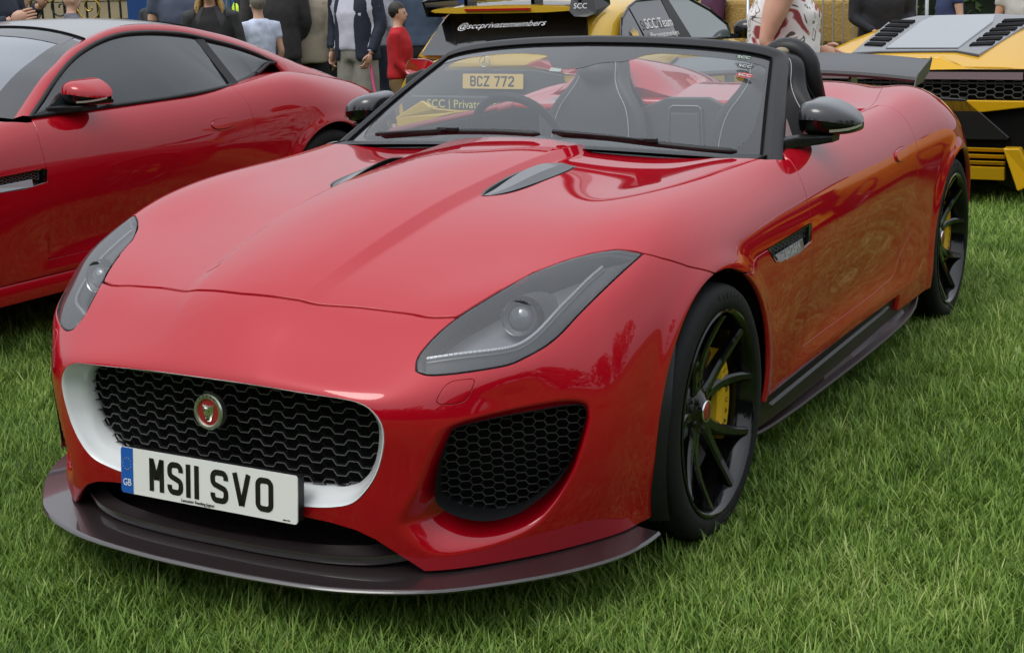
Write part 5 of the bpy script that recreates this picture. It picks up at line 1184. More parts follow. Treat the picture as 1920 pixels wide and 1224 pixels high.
# ------------------------------------------------------------------ generic lofted car body
def loft(secs, name, m, parent, sub=2, closed_ends=True, crease=None):
    """secs: list of (y, [(x, z)...]) for the +x half from bottom to top centre"""
    rows = []
    for y, h in secs:
        yy = [(p[2] if len(p) > 2 else 0) for p in h]
        L = [Vector((p[0], y+d, p[1])) for p, d in zip(h, yy)]; rows.append([Vector((-p.x, p.y, p.z)) for p in L]+L[::-1][(1 if L[-1].x == 0 else 0):])
    k = len(rows[0]); mb = MB().grid(rows)
    if closed_ends: mb.add(rows[0], [tuple(range(k))]); mb.add(rows[-1], [tuple(range(k))[::-1]])
    o = mb.build(name, m, parent, smooth=True, sub=sub); return o
def slab(pts, d, name, m, parent, bevel=0, **kw):
    """closed outline with thickness d along a vector"""
    P = [Vector(p) for p in pts]; d = Vector(d); n = len(P)
    return MB().add(P+[p-d for p in P], [tuple(range(n)), tuple(range(2*n-1, n-1, -1))]+[(i, n+i, n+(i+1) % n, (i+1) % n) for i in range(n)]).build(name, m, parent, bevel=bevel, **kw)

# ------------------------------------------------------------------ yellow hot hatch
YEL = paint_mat('yellow_paint', (.62, .38, .035)); YMET = paint_mat('deep_yellow_paint', (.60, .33, .010)); YMET.node_tree.nodes['Principled BSDF'].inputs['Coat Weight'].default_value = .6
REDL = mat('red_lamp', (.40, .01, .012), .1, 0, 1); WL = mat('white_lettering', (.75, .75, .75), .5); YL = mat('yellow_lettering', (.75, .62, .2), .5)
hz_ = -.144
hatch = thing('hatchback_car', 'yellow hot hatchback seen from behind with black roof wing and plate BCZ 772', 'car', (-3.24, 6.22, hz_), -.0)
B = [(.0, [(.60, .28), (.80, .32), (.86, .45), (.87, .62), (.84, .78), (.76, .86), (0, .88)]),
     (.12, [(.80, .24), (.87, .30), (.89, .45), (.90, .65), (.87, .84), (.80, .93), (0, .95)]),
     (.5, [(.84, .20), (.885, .30), (.895, .48), (.90, .68), (.885, .90), (.84, 1.0), (0, 1.0)]),
     (1.3, [(.84, .18), (.88, .30), (.89, .50), (.895, .70), (.88, .92), (.84, 1.0), (0, 1.0)]),
     (2.3, [(.84, .18), (.88, .30), (.89, .50), (.893, .70), (.875, .88), (.83, .97), (0, .99)]),
     (3.1, [(.84, .20), (.88, .30), (.895, .50), (.89, .68), (.85, .84), (.76, .93), (0, .97)]),
     (3.7, [(.82, .20), (.87, .30), (.88, .50), (.86, .66), (.80, .78), (.70, .85), (0, .88)]),
     (4.1, [(.70, .22), (.78, .32), (.79, .46), (.76, .60), (.68, .70), (.58, .75), (0, .77)]),
     (4.25, [(.5, .25), (.6, .34), (.6, .46), (.58, .56), (.5, .62), (.4, .65), (0, .66)])]
loft(B, 'body', YEL, hatch)
GH = [(.16, [(.80, .94), (.76, 1.0), (.70, 1.04), (.40, 1.05), (0, 1.05)]), (.42, [(.82, .97), (.76, 1.18), (.68, 1.30), (.40, 1.335), (0, 1.345)]), (.75, [(.83, .98), (.77, 1.22), (.68, 1.345), (.40, 1.39), (0, 1.40)]), (1.4, [(.83, .98), (.765, 1.24), (.67, 1.375), (.40, 1.42), (0, 1.43)]), (2.0, [(.83, .96), (.765, 1.22), (.67, 1.345), (.40, 1.395), (0, 1.41)]), (2.45, [(.83, .94), (.78, 1.12), (.70, 1.22), (.40, 1.30), (0, 1.32)]), (2.85, [(.83, .93), (.80, 1.00), (.74, 1.05), (.40, 1.10), (0, 1.12)]), (3.2, [(.80, .92), (.76, .93), (.70, .94), (.40, .96), (0, .97)])]
loft(GH, 'roof', YEL, hatch, sub=2)
# tail: dark glass, panel, lamps, plate, lettering
RG = mat('rear_glass_black', (.012, .013, .014), .08, 0, 1); RG2 = mat('side_glass_grey', (.07, .075, .085), .12, 0, .6)
slab([(-.70, .07, .985), (-.70, .10, 1.02), (-.60, .27, 1.22), (-.52, .36, 1.315), (.52, .36, 1.315), (.60, .27, 1.22), (.70, .10, 1.02), (.70, .07, .985), (.3, .03, .965), (-.3, .03, .965)], (0, -.02, 0), 'rear_glass', RG, hatch) if 0 else None
gl = MB().grid([[Vector((x*w_, y, z)) for x in (-1, -.8, -.4, 0, .4, .8, 1)] for y, z, w_ in ((.085, .99, .72), (.15, 1.06, .70), (.24, 1.17, .66), (.33, 1.27, .61), (.37, 1.315, .58))]); gl.V = [(v[0], v[1]-.03+.06*(v[0]/.7)**2, v[2]) for v in gl.V]; gl.build('rear_glass', RG, hatch, smooth=True)
M = frame_matrix((-.02, .155, 1.215), (1, -.0, .03), (0, .60, .8), (0, -.8, .6)); text_obj('@sccprivatemembers', .075, WL, hatch, M, 'rear_glass_lettering', font_shear=.35, sx=1.15)
loft([(.12, [(.58, 1.30), (.63, 1.325), (.58, 1.345), (0, 1.36)]), (.3, [(.60, 1.305), (.66, 1.34), (.6, 1.37), (0, 1.39)]), (.6, [(.62, 1.32), (.67, 1.35), (.6, 1.385), (0, 1.41)])], 'roof_spoiler', YEL, hatch, sub=1)
slab([(-.30, .10, 1.322), (.26, .10, 1.322), (.26, .10, 1.338), (-.30, .10, 1.338)], (0, -.02, 0), 'high_brake_lamp', REDL, hatch)
wg = thing_part('roof_wing', hatch)
MB().grid([[Vector((x, y, z-.02*(x/.6)**2)) for y, z in ((.14, 1.425), (.26, 1.43), (.40, 1.445), (.40, 1.435), (.26, 1.415), (.14, 1.412))] for x in [-.66+.066*k for k in range(21)]], cv=True).build('wing_blade', BLK, wg)
for x in (-.33, .25): slab([(x, .20, 1.36), (x, .34, 1.375), (x, .34, 1.425), (x, .20, 1.42)], (.03, 0, 0), 'wing_strut', BLK, wg)
for s in (1, -1):
    e = slab([(s*.68, .10, 1.40), (s*.68, .16, 1.28), (s*.68, .40, 1.27), (s*.68, .62, 1.34), (s*.68, .60, 1.43), (s*.66, .30, 1.445)], (s*.02, 0, 0), 'wing_end_plate', BLK, wg)
slab([(.60, .07, 1.31), (.64, .07, 1.27), (.73, .09, 1.265), (.79, .12, 1.29), (.77, .14, 1.40), (.60, .11, 1.40)], (0, -.02, 0), 'wing_side_plate', mat('wing_dark_grey', (.03, .03, .032), .3), wg, bevel=.004)
M = frame_matrix((.69, .078, 1.345), (1, .15, 0), (0, .25, 1), (.15, -1, .2)); text_obj('SCC', .055, WL, hatch, M, 'wing_lettering')
slab([(-.60, -.015, .90), (-.54, -.012, .95), (-.42, .0, .985), (-.15, .005, 1.0), (.47, .01, 1.02), (.46, .0, .985), (.33, -.012, .945), (.27, -.018, .92)], (0, -.03, 0), 'tailgate_panel', YEL, hatch, bevel=.008)
slab([(-.80, -.022, .69), (.62, -.022, .69), (.58, -.022, .86), (.36, -.022, .895), (-.62, -.022, .895), (-.78, -.022, .84)], (0, -.03, 0), 'plate_recess', mat('lower_tail_grey', (.05, .055, .06), .4), hatch, bevel=.01)
bd = MB().lathe([(.0, 0), (.044, 0)], (0, 0, 0), 'Z', 3)
star = thing_part('tail_badge', hatch); t_ = MB().tube([Vector((-.06+.042*math.cos(a), -.038, .955+.042*math.sin(a))) for a in [2*math.pi*k/28 for k in range(28)]], .0035, 6, closed=True); t_.build('badge_ring', CHR, star, smooth=True)
for k in range(3):
    a = rad(90+120*k); MB().tube([(-.06, -.038, .955), (-.06+.040*math.cos(a), -.038, .955+.040*math.sin(a))], [.005, .0015], 6).build('badge_ray', CHR, star)
for s in (1, -1):
    x0 = .27 if s == 1 else .46
    L_ = [(s*x0, -.03, .925), (s*(x0+.12), -.02, .965), (s*.62, .0, .972), (s*.80, .06, .965), (s*.885, .16, .93), (s*.89, .14, .87), (s*.80, .02, .85), (s*.62, -.02, .862)]
    slab(L_, (0, -.03, 0), 'tail_lamp', REDL, hatch, bevel=.008)
slab([(.50, -.028, .925), (.60, -.024, .93), (.60, -.024, .965), (.51, -.022, .962)], (0, -.004, 0), 'reversing_lamp', mat('lamp_clear', (.8, .85, .85), .1, 0, 1), hatch)
slab([(.48, -.03, .885), (.57, -.028, .88), (.58, -.026, .905), (.49, -.029, .91)], (0, -.004, 0), 'reversing_lamp', MATS['lamp_clear'], hatch)
number_plate(hatch, frame_matrix((-.25, -.055, .752), (1, 0, 0), (0, .1, 1), (0, -1, .1)), [('B', .065, .115), ('C', .124, .174), ('Z', .183, .233), ('7', .275, .325), ('7', .334, .384), ('2', .393, .443)], mat('yellow_plate', (.75, .48, .14), .4), False)
slab([(-.80, -.035, .46), (.80, -.035, .46), (.84, -.03, .70), (-.84, -.03, .70)], (0, -.05, 0), 'bumper_insert', mat('lower_tail_grey', (.05, .055, .06), .4), hatch, bevel=.02)
M = frame_matrix((-.13, -.094, .635), (1, 0, 0), (0, 0, 1), (0, -1, 0)); text_obj('SCC | Private Members', .088, YL, hatch, M, 'bumper_lettering')
for s in (1, -1): slab([(s*.85, -.05, .40), (s*.88, -.04, .52), (s*.62, -.06, .655), (s*.50, -.07, .60), (s*.30, -.07, .585), (s*.12, -.07, .59), (s*.42, -.07, .54)], (0, -.04, 0), 'bumper_flare', YEL, hatch, bevel=.008)
for s in (1, -1):
    F_ = lambda L: [(s*p[0], p[1], p[2]) for p in L]
    slab(F_([(.838,.462,1.103),(.785,.60,1.238),(.752,.80,1.318),(.735,.97,1.352),(.735,1.455,1.352),(.861,1.534,1.049)]), (s*.012, 0, 0), 'rear_side_glass', RG2, hatch)
    slab(F_([(.738,1.617,1.346),(.743,2.056,1.333),(.788,2.421,1.226),(.844,2.688,1.093),(.890,2.68,.99),(.867,1.797,1.036)]), (s*.012, 0, 0), 'front_side_glass', mat('front_glass_green', (.10, .13, .13), .06, 0, 1), hatch)
    slab(F_([(.737,1.462,1.356),(.864,1.54,1.045),(.869,1.79,1.032),(.737,1.61,1.35)]), (s*.016, 0, 0), 'door_pillar', SATIN, hatch)
    slab(F_([(.755,.775,1.31),(.752,.80,1.315),(.849,.885,1.083),(.849,.86,1.083)]), (s*.014, 0, 0), 'glass_divider', DARK, hatch)
    MB().tube(F_([(.838,.462,1.103),(.785,.60,1.238),(.752,.80,1.318),(.735,.97,1.355),(.735,1.455,1.362),(.738,1.617,1.36),(.743,2.056,1.345),(.788,2.421,1.236),(.844,2.70,1.103),(.890,2.68,.985),(.867,1.797,1.026),(.861,1.534,1.039)]), .010, 6, closed=True).build('window_frame', BLK, hatch)
    mr = thing_part('wing_mirror', hatch); MB().ell((s*1.00, 2.74, 1.055), (.12, .075, .085), 14, 10).build('mirror_shell', BLK, mr, smooth=True); MB().box((s*.90, 2.70, 1.0), (.14, .06, .04)).build('mirror_arm', BLK, mr)
    for cy in (.82, 3.50): wheel(hatch, (0, cy, .32), .895, s, r_t=.32, caliper=False)
M = frame_matrix((.830, 1.20, 1.175), (0, 1, 0), (-.42, 0, 1), (1, 0, .42)); text_obj('SCC Team', .118, WL, hatch, M, 'window_lettering', sx=1.05)
M = frame_matrix((.862, 1.245, 1.088), (0, 1, 0), (-.42, 0, 1), (1, 0, .42)); text_obj('@sccprivatemembers', .062, WL, hatch, M, 'window_lettering', sx=1.05)
cr = MB(); pts = [(-.055, -.03), (.05, -.03), (.06, .02), (.045, .03), (.033, .0), (.025, .045), (.012, .0), (.0, .06), (-.012, .0), (-.028, .05), (-.033, .0), (-.055, .035), (-.065, .02)]
o = MB().prism(pts, 0, .001, 2).build('crown_sticker', YEL, hatch); o.data.transform(frame_matrix((.845, .705, 1.115), (0, 1, 0), (-.42, 0, 1), (1, 0, .42)))

# ------------------------------------------------------------------ yellow mid-engined supercar, tail towards us
sup = thing('supercar', 'yellow mid-engined supercar with louvred engine cover and black hexagon mesh tail at the right', 'car', (-.16, 6.20, -.12))
S_ = [(-.02, [(.80, .50), (.90, .62), (.93, .72), (.90, .84), (.70, .90), (.58, .905), (0, .905)]),
      (.25, [(.84, .30), (.94, .50), (.965, .66), (.93, .84), (.74, .935), (.60, .955), (0, .965)]),
      (.8, [(.86, .20), (.95, .42), (.965, .62), (.92, .84), (.72, .98), (.62, 1.03), (0, 1.045)]),
      (1.4, [(.86, .18), (.93, .40), (.94, .60), (.89, .82), (.70, 1.01), (.60, 1.105), (0, 1.12)]),
      (2.0, [(.86, .16), (.92, .38), (.93, .56), (.87, .78), (.69, 1.03), (.50, 1.14), (0, 1.165)]),
      (2.6, [(.86, .16), (.92, .38), (.93, .56), (.87, .76), (.72, .98), (.52, 1.12), (0, 1.16)]),
      (3.3, [(.86, .18), (.93, .38), (.94, .56), (.89, .72), (.76, .82), (.55, .90), (0, .93)]),
      (4.0, [(.84, .18), (.94, .35), (.93, .50), (.86, .64), (.70, .70), (.5, .70), (0, .70)]),
      (4.45, [(.70, .18), (.82, .30), (.80, .40), (.72, .48), (.6, .50), (.4, .50), (0, .50)])]
loft(S_, 'body', YMET, sup)
for s in (1, -1):
    for cy in (.62, 3.25): wheel(sup, (0, cy, .35), .955, s, r_t=.35, caliper=False, w_t=.30)
YZ = lambda y: .925+.1225*y
def sp(x, y, dz=.0): return (x, y, .80+.1225*y+.150+dz-.02*abs(x))
slab([sp(-.44, .28), sp(-.52, 1.53), sp(-.36, 1.80), sp(.23, 1.83), sp(.42, 1.78), sp(.52, 1.50), sp(.44, .50), sp(.41, .22), sp(.24, .34), sp(-.25, .32)], (0, 0, .05), 'engine_cover', mat('cover_grey', (.055, .057, .065), .3, .2, .6), sup, bevel=.006)
slab([sp(-.24, .40, .008), sp(-.26, 1.5, .008), sp(-.22, 1.74, .008), sp(.22, 1.74, .008), sp(.26, 1.45, .008), sp(.24, .40, .008)], (0, 0, .02), 'cover_glass', mat('cover_glass', (.10, .11, .125), .1, 0, 1), sup, bevel=.004)
for s in (1, -1):
    for k in range(6):
        y = .50+.19*k; w0 = .13+.014*k
        slab([sp(s*(.29+.006*k), y, .008), sp(s*(.30+w0), y+.05, .008), sp(s*(.30+w0), y+.155, .008), sp(s*(.29+.006*k), y+.105, .008)], (0, 0, .012), 'louvre_slot', DARK, sup, bevel=.003)
slab([(-.62, .02, .955), (.20, .02, .955), (.38, -.06, .90), (.44, -.07, .90), (.74, -.06, .895), (.84, .02, .86), (.84, .06, .84), (-.84, .06, .84), (-.84, .02, .86)], (0, -.10, 0), 'tail_edge', YMET, sup, bevel=.012)
tb = slab([(-.84, -.055, .36), (.84, -.055, .36), (.90, -.055, .60), (.84, -.055, .885), (-.84, -.055, .885), (-.90, -.055, .60)], (0, -.12, 0), 'tail_recess', DARK, sup)
hm = MB(); hexgrid(hm, -.72, .74, .715, .79, lambda a, b, d: (a, -.075+d, b), lambda a, b: True, px=.055, pv=.036, w=.002, dep=.012); hm.build('hexagon_mesh', mat('mesh_grey', (.10, .10, .095), .4), sup)
slab([(-.72, -.085, .80), (.74, -.085, .80), (.74, -.085, .812), (-.72, -.085, .812)], (0, -.02, 0), 'mesh_bar', SATIN, sup)
slab([(-.74, -.09, .83), (.74, -.09, .83), (.74, -.075, .875), (-.74, -.075, .875)], (0, -.02, 0), 'light_bar', mat('dark_lamp', (.06, .01, .01), .15, 0, 1), sup)
slab([(-.36, -.10, .70), (.36, -.10, .70), (.76, -.10, .70), (.76, -.10, .66), (.50, -.10, .625), (-.50, -.10, .625), (-.76, -.10, .66), (-.76, -.10, .70)], (0, -.04, 0), 'tail_blade', YMET, sup, bevel=.006)
for s in (1, -1):
    slab([(s*.16, -.10, .72), (s*.40, -.10, .71), (s*.68, -.10, .47), (s*.66, -.10, .455), (s*.20, -.10, .45)], (0, -.05, 0), 'exhaust_panel', mat('panel_black', (.012, .012, .013), .25, 0, .4), sup, bevel=.006)
    ex = MB().lathe([(.045, .02), (.060, -.005), (.066, -.005), (.068, .05)], (s*.27, -.16, .60), 'Y', 24); ex.build('exhaust_pipe', SATIN, sup, angle=40); MB().lathe([(.001, .01), (.05, .01)], (s*.27, -.16, .60), 'Y', 24).build('pipe_bore', DARK, sup)
for k, z in enumerate((.40, .36, .32)): slab([(-.66, -.12-.01*k, z), (.66, -.12-.01*k, z), (.66, -.10-.01*k, z-.022), (-.66, -.10-.01*k, z-.022)], (0, -.05, 0), 'diffuser_bar', YMET, sup, bevel=.003)
slab([(-.66, -.13, .285), (.66, -.13, .285), (.66, -.11, .20), (-.66, -.11, .20)], (0, -.05, 0), 'diffuser_bar', YMET, sup, bevel=.004)
for x in (-.65, .65):
    slab([(x, -.16, .41), (x+math.copysign(.10, x), -.14, .41), (x+math.copysign(.20, x), -.10, .19), (x+math.copysign(.10, x), -.16, .14)], (0, -.30, 0), 'diffuser_fin', YMET, sup, bevel=.01)
slab([(-.60, .0, .16), (.60, .0, .16), (.62, .0, .42), (-.62, .0, .42)], (0, -.04, 0), 'diffuser_floor', DARK, sup)
# ------------------------------------------------------------------ placing helper: image column and distance -> ground position (used once to lay the place out in metres)
def at(px, d):
    v = (_f+_r*((px-960)/2720.3)); v.z = 0; v.normalize(); return CP[0]+v.x*d, CP[1]+v.y*d
# second yellow car of the row, beyond the right edge (mirrored in the red door)
def copy_tree(o, parent=None):
    c = o.copy(); COL.objects.link(c)
    if parent is not None: c.parent = parent
    for ch in o.children: copy_tree(ch, c)
    return c
sup2 = copy_tree(sup); sup2.location = (3.5, 6.0, -.10); sup2['label'] = 'yellow supercar next in the row beyond the right-hand edge, mirrored in the red door'
# ------------------------------------------------------------------ stone wall and ornate iron gates
STONE = mat('honey_stone', (.34, .27, .17), .9, noise=(3, .3, .4)); IRON = mat('black_iron', (.012, .012, .012), .45); GILT = mat('gilded_iron', (.55, .36, .06), .35, .9)
def wall_run(p0, p1, h, name, label, h0=-.6):
    w_ = thing(name, label, 'wall'); a, b = Vector((*p0, 0)), Vector((*p1, 0)); L = (b-a).length; ux = (b-a).normalized(); rz = math.atan2(ux.y, ux.x); R = Matrix.Rotation(rz, 3, 'Z')
    MB().box(tuple((a+b)/2+Vector((0, 0, h0+h/2))), (L, .35, h), R).build('wall_core', mat('mortar', (.25, .21, .15), .95), w_)
    me = None; cnt = 0; course = .30
    for r in range(int(h/course)):
        x = -(r % 2)*.33
        while x < L:
            ln = .62; x0, x1 = max(0, x), min(L, x+ln)
            if x1-x0 > .1 and cnt < 290:
                mb = MB().box((0, 0, 0), (x1-x0-.015, .06, course-.015)); o = mb.build('stone', STONE, w_, bevel=0); c = a+ux*((x0+x1)/2)-Vector((-ux.y, ux.x, 0))*(-.0)
                side = Vector((ux.y, -ux.x, 0)); o.location = c+side*(.18+random.uniform(-.008, .012))+Vector((0, 0, h0+course*(r+.5))); o.rotation_euler = (0, 0, rz); cnt += 1
            x += ln
    return w_
wall_run(at(40, 27), at(640, 24), 3.9, 'stone_wall', 'honey coloured stone wall behind the iron gates and spectators')
def iron_gate(p0, p1, label):
    g_ = thing('iron_gate', label, 'gate'); a, b = Vector((*p0, -.5)), Vector((*p1, -.5)); L = (b-a).length; ux = (b-a)/L; n = int(L/.15)
    for k in range(n+1):
        p = a+ux*(k*L/n); MB().tube([p, p+Vector((0, 0, 3.0))], .016 if k % 8 else .045, 6).build('upright_bar', IRON, g_)
        if k % 2 == 0: MB().lathe([(.001, .12), (.03, .03), (.022, 0), (.001, -.02)], tuple(p+Vector((0, 0, 1.75))), 'Z', 8).build('gilt_finial', GILT, g_)
    for z in (.3, 1.35, 2.0, 2.9): MB().tube([a+Vector((0, 0, z)), b+Vector((0, 0, z))], .022, 6).build('cross_rail', IRON, g_)
    for k in range(int(L/.42)):
        c = a+ux*(.25+.42*k)+Vector((0, 0, 1.68)); S = []
        for q in range(30):
            t = q/29; r = .17*(1-t)+.02; an = 2*math.pi*1.5*t+(math.pi if k % 2 else 0); S.append(c+ux*(r*math.cos(an))+Vector((0, -.02, r*math.sin(an))))
        MB().tube(S, .011, 5).build('scroll', GILT if k % 3 == 0 else IRON, g_, smooth=True)
        c2 = c+Vector((0, 0, -.33)); S = [c2+ux*(.12*math.cos(2*math.pi*q/20))+Vector((0, -.02, .12*math.sin(2*math.pi*q/20))) for q in range(20)]
        MB().tube(S, .010, 5, closed=True).build('scroll_ring', IRON, g_, smooth=True)
iron_gate(at(30, 21), at(290, 20), 'ornate black iron gate with gilded scrolls behind the grey-roofed coupe')
# ------------------------------------------------------------------ blue display panels
BLU = mat('display_blue', (.012, .06, .22), .5, noise=(4, .12, 0)); BLU2 = mat('display_light_blue', (.03, .13, .33), .5)
def panel(px0, px1, d, label, m, h=2.4, txt=None, emblem=False):
    p0, p1 = Vector((*at(px0, d), -.45)), Vector((*at(px1, d), -.45)); L = (p1-p0).length; ux = (p1-p0)/L; t = thing('display_panel', label, 'sign')
    nrm = Vector((ux.y, -ux.x, 0)); M = frame_matrix(p0, ux, (0, 0, 1), nrm)
    o = MB().prism([(0, 0), (L, 0), (L, h), (0, h)], -.35, 0, 2).build('panel_board', m, t, bevel=0); o.data.transform(M)
    if emblem:
        q = MB().lathe([(.20, .004), (.235, .004)], (L*.30, 1.63, 0), 'Z', 32).build('emblem_ring', mat('emblem_white', (.6, .65, .7), .5), t); q.data.transform(M)
        q = MB().lathe([(.12, .004), (.14, .004)], (L*.30, 1.63, 0), 'Z', 6).build('emblem_shield', MATS['emblem_white'], t); q.data.transform(M)
    if txt: text_obj(txt, .115, mat('sign_white', (.75, .78, .8), .5), t, M @ Matrix.Translation((L*.36, 1.27, .003)), 'panel_lettering', sx=1.1)
panel(282, 330, 17.5, 'plain dark blue display panel at the end of the iron gate', BLU)
panel(331, 455, 17.8, 'dark blue display panel with round white emblem and the word CLASSIC', BLU, txt='CLASSIC', emblem=True)
panel(455, 487, 17.6, 'lighter blue display panel behind the blonde woman', BLU2, h=2.6)
# ------------------------------------------------------------------ crowd barriers, hay bales
GALV = mat('galvanised_steel', (.42, .44, .45), .35, .8); HAY = mat('hay', (.33, .22, .07), .95, noise=(40, .45, 1.0))
def barrier(p0, p1, label, m=GALV, h=1.1):
    t = thing('crowd_barrier', label, 'barrier', group='steel crowd barriers'); a, b = Vector((*p0, soft_gz(*p0))), Vector((*p1, soft_gz(*p1))); L = (b-a).length; ux = (b-a)/L; h = h*1.42
    MB().tube([a+Vector((0, 0, .18)), a+Vector((0, 0, h)), b+Vector((0, 0, h)), b+Vector((0, 0, .18))], .02, 8, closed=True).build('barrier_frame', m, t, smooth=True)
    n = int(L/.115)
    for k in range(1, n): p = a+ux*(L*k/n); MB().tube([p+Vector((0, 0, .18)), p+Vector((0, 0, h))], .008, 6).build('barrier_bar', m, t)
    sd = Vector((-ux.y, ux.x, 0))
    for p in (a+ux*.25, b-ux*.25): MB().tube([p+sd*.3, p+Vector((0, 0, .18)), p-sd*.3], .012, 6).build('barrier_foot', m, t)
barrier(at(1498, 14.5), at(1608, 14.9), 'galvanised crowd barrier directly right of the woman in the floral dress')
barrier(at(1612, 15.0), at(1722, 15.4), 'galvanised crowd barrier behind the man in the black hooded top')
barrier(at(1400, 14.3), at(1494, 14.4), 'galvanised crowd barrier hidden behind the woman in the floral dress')
barrier(at(462, 16.5), at(506, 15.8), 'dark grey barrier between the blonde woman and the high-visibility vest', mat('dark_steel', (.06, .06, .065), .4, .5))
def bale(px, d, z, label, L=.95):
    x, y = at(px, d); t = thing('hay_bale', label, 'hay bale', (x, y, soft_gz(x, y)+z), random.uniform(-.15, .15)-.3, 'hay bales behind the barriers'); b = MB().box((0, 0, .23), (L, .48, .46)); o = b.build('hay_block', HAY, t, bevel=.04, seg=2)
    S = MB(); rnd = random.Random(int(px*7+z*31))
    for _ in range(260):
        u, v = rnd.uniform(-L/2, L/2), rnd.uniform(0, .48); f = rnd.choice((0, 0, 1)); p = Vector((u, -.245, v)) if f == 0 else Vector((u, rnd.uniform(-.24, .24), .465)); dd = Vector((rnd.gauss(0, 1), rnd.gauss(-.2, .3), rnd.gauss(0, .5))).normalized()*rnd.uniform(.04, .11); w_ = Vector((0, 0, .0025)) if f == 0 else Vector((0, .0025, 0))
        S.add([p-w_, p+w_, p+dd+w_, p+dd-w_], [(0, 1, 2, 3)])
    s = S.build('loose_straw', mat('straw', (.50, .36, .13), .8), t); s['kind'] = 'stuff'
    for x_ in (-.25, .25): MB().tube([(x_*L, -.245, 0), (x_*L, -.248, .46), (x_*L, .24, .47)], .004, 5).build('baler_twine', mat('twine_orange', (.5, .2, .05), .7), t)
k = 0
for px, d, z, lb in ((1395, 15.5, 0, 'lower hay bale between the purple coat and the floral dress'), (1402, 15.5, .47, 'upper hay bale between the purple coat and the floral dress'), (1398, 15.6, .94, 'topmost hay bale between the purple coat and the floral dress'), (1542, 16, .94, 'topmost hay bale seen through the barrier right of the floral dress'), (1594, 16.2, .94, 'topmost hay bale left of the black hooded top'), (1535, 16, 0, 'lower hay bale seen through the barrier right of the floral dress'), (1540, 16, .47, 'upper hay bale seen through the barrier right of the floral dress'), (1592, 16.2, 0, 'lower hay bale left of the black hooded top'), (1590, 16.2, .47, 'upper hay bale left of the black hooded top'), (1695, 16.5, .47, 'upper hay bale behind the right-hand barrier'), (1690, 16.5, 0, 'lower hay bale behind the right-hand barrier')): bale(px, d, z, lb, 1.05)
def hedge(name, label, p0, p1, h, dep, seed, m, kind='hedge'):
    """clipped mass of leaf faces over a dark core"""
    t = thing(name, label, kind); a, b = Vector((*p0, -.5)), Vector((*p1, -.5)); L = (b-a).length; ux = (b-a)/L; nn = Vector((ux.y, -ux.x, 0)); rnd = random.Random(seed)
    V, F = [], []
    for _ in range(int(L*h*70)):
        u, z = rnd.uniform(0, L), h*rnd.random()**.8; bul = .5*math.sin(u*1.3+seed)*math.sin(z*1.7)+.3*math.sin(u*3.1)*math.cos(z*2.3); p = a+ux*u+Vector((0, 0, z*(1+.10*math.sin(u*.9))))+nn*(dep/2+bul*.5+rnd.gauss(0, .12)); s_ = rnd.uniform(.06, .13); d1 = Vector((rnd.gauss(0, 1), rnd.gauss(0, 1), rnd.gauss(0, 1))).normalized()*s_; d2 = d1.orthogonal().normalized()*s_*.6; q = len(V); V += [p-d1, p-d2, p+d1, p+d2]; F.append((q, q+1, q+2, q+3))
    MB().add(V, F).build('leaves', m, t)['kind'] = 'stuff'
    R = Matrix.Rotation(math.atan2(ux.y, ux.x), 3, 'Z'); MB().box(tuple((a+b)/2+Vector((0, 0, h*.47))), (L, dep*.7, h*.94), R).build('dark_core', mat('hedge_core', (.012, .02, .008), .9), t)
LEAF = mat('leaf_green', (.05, .085, .022), .6, noise=(1.5, .5, 0))
hedge('hedge', 'dense green hedge closing the far side of the field', at(600, 27), at(1350, 29), 4.2, 1.5, 3, LEAF)
hedge('hedge', 'dense green hedge behind the hay bales and yellow supercar', at(1350, 29), at(2300, 31), 4.2, 1.5, 4, LEAF)
# trees and people behind the camera, seen only as reflections in the paint
def far_tree(x, y, h, seed):
    t = thing('tree', 'broad leafy tree of the row behind the viewpoint', 'tree', (x, y, 0), group='trees behind the viewpoint'); rnd = random.Random(seed)
    MB().tube([(0, 0, 0), (.1, 0, h*.3), (0, .1, h*.6)], [.3, .22, .1], 8).build('trunk', mat('bark', (.07, .05, .035), .9), t)
    V, F = [], []; C = [(rnd.gauss(0, h*.24), rnd.gauss(0, h*.18), h*rnd.uniform(.22, .8), h*rnd.uniform(.18, .28)) for _ in range(18)]
    for cx, cy, cz, r in C:
        for _ in range(240):
            d = Vector((rnd.gauss(0, 1), rnd.gauss(0, 1), rnd.gauss(0, 1))).normalized(); p = Vector((cx, cy, cz))+d*r*rnd.uniform(.75, 1.05); s_ = rnd.uniform(.18, .38); a = Vector((rnd.gauss(0, 1), rnd.gauss(0, 1), rnd.gauss(0, 1))).normalized()*s_; b = a.orthogonal().normalized()*s_*.7; q = len(V); V += [p-a, p-b, p+a, p+b]; F.append((q, q+1, q+2, q+3))
    MB().add(V, F).build('crown', LEAF, t)
for k, (x, y, h) in enumerate(((-9, -26, 9), (-2, -29, 10.5), (5, -27, 9), (12, -28, 11), (19, -24, 10), (25, -16, 9), (28, -7, 10), (-17, -24, 10), (29, 3, 9), (30, 13, 10), (-24, -14, 10))): far_tree(x, y, h, 50+k)
hedge('hedge', 'long low hedge behind the viewpoint', (-34, -22), (34, -23), 4.2, 1.2, 8, LEAF)
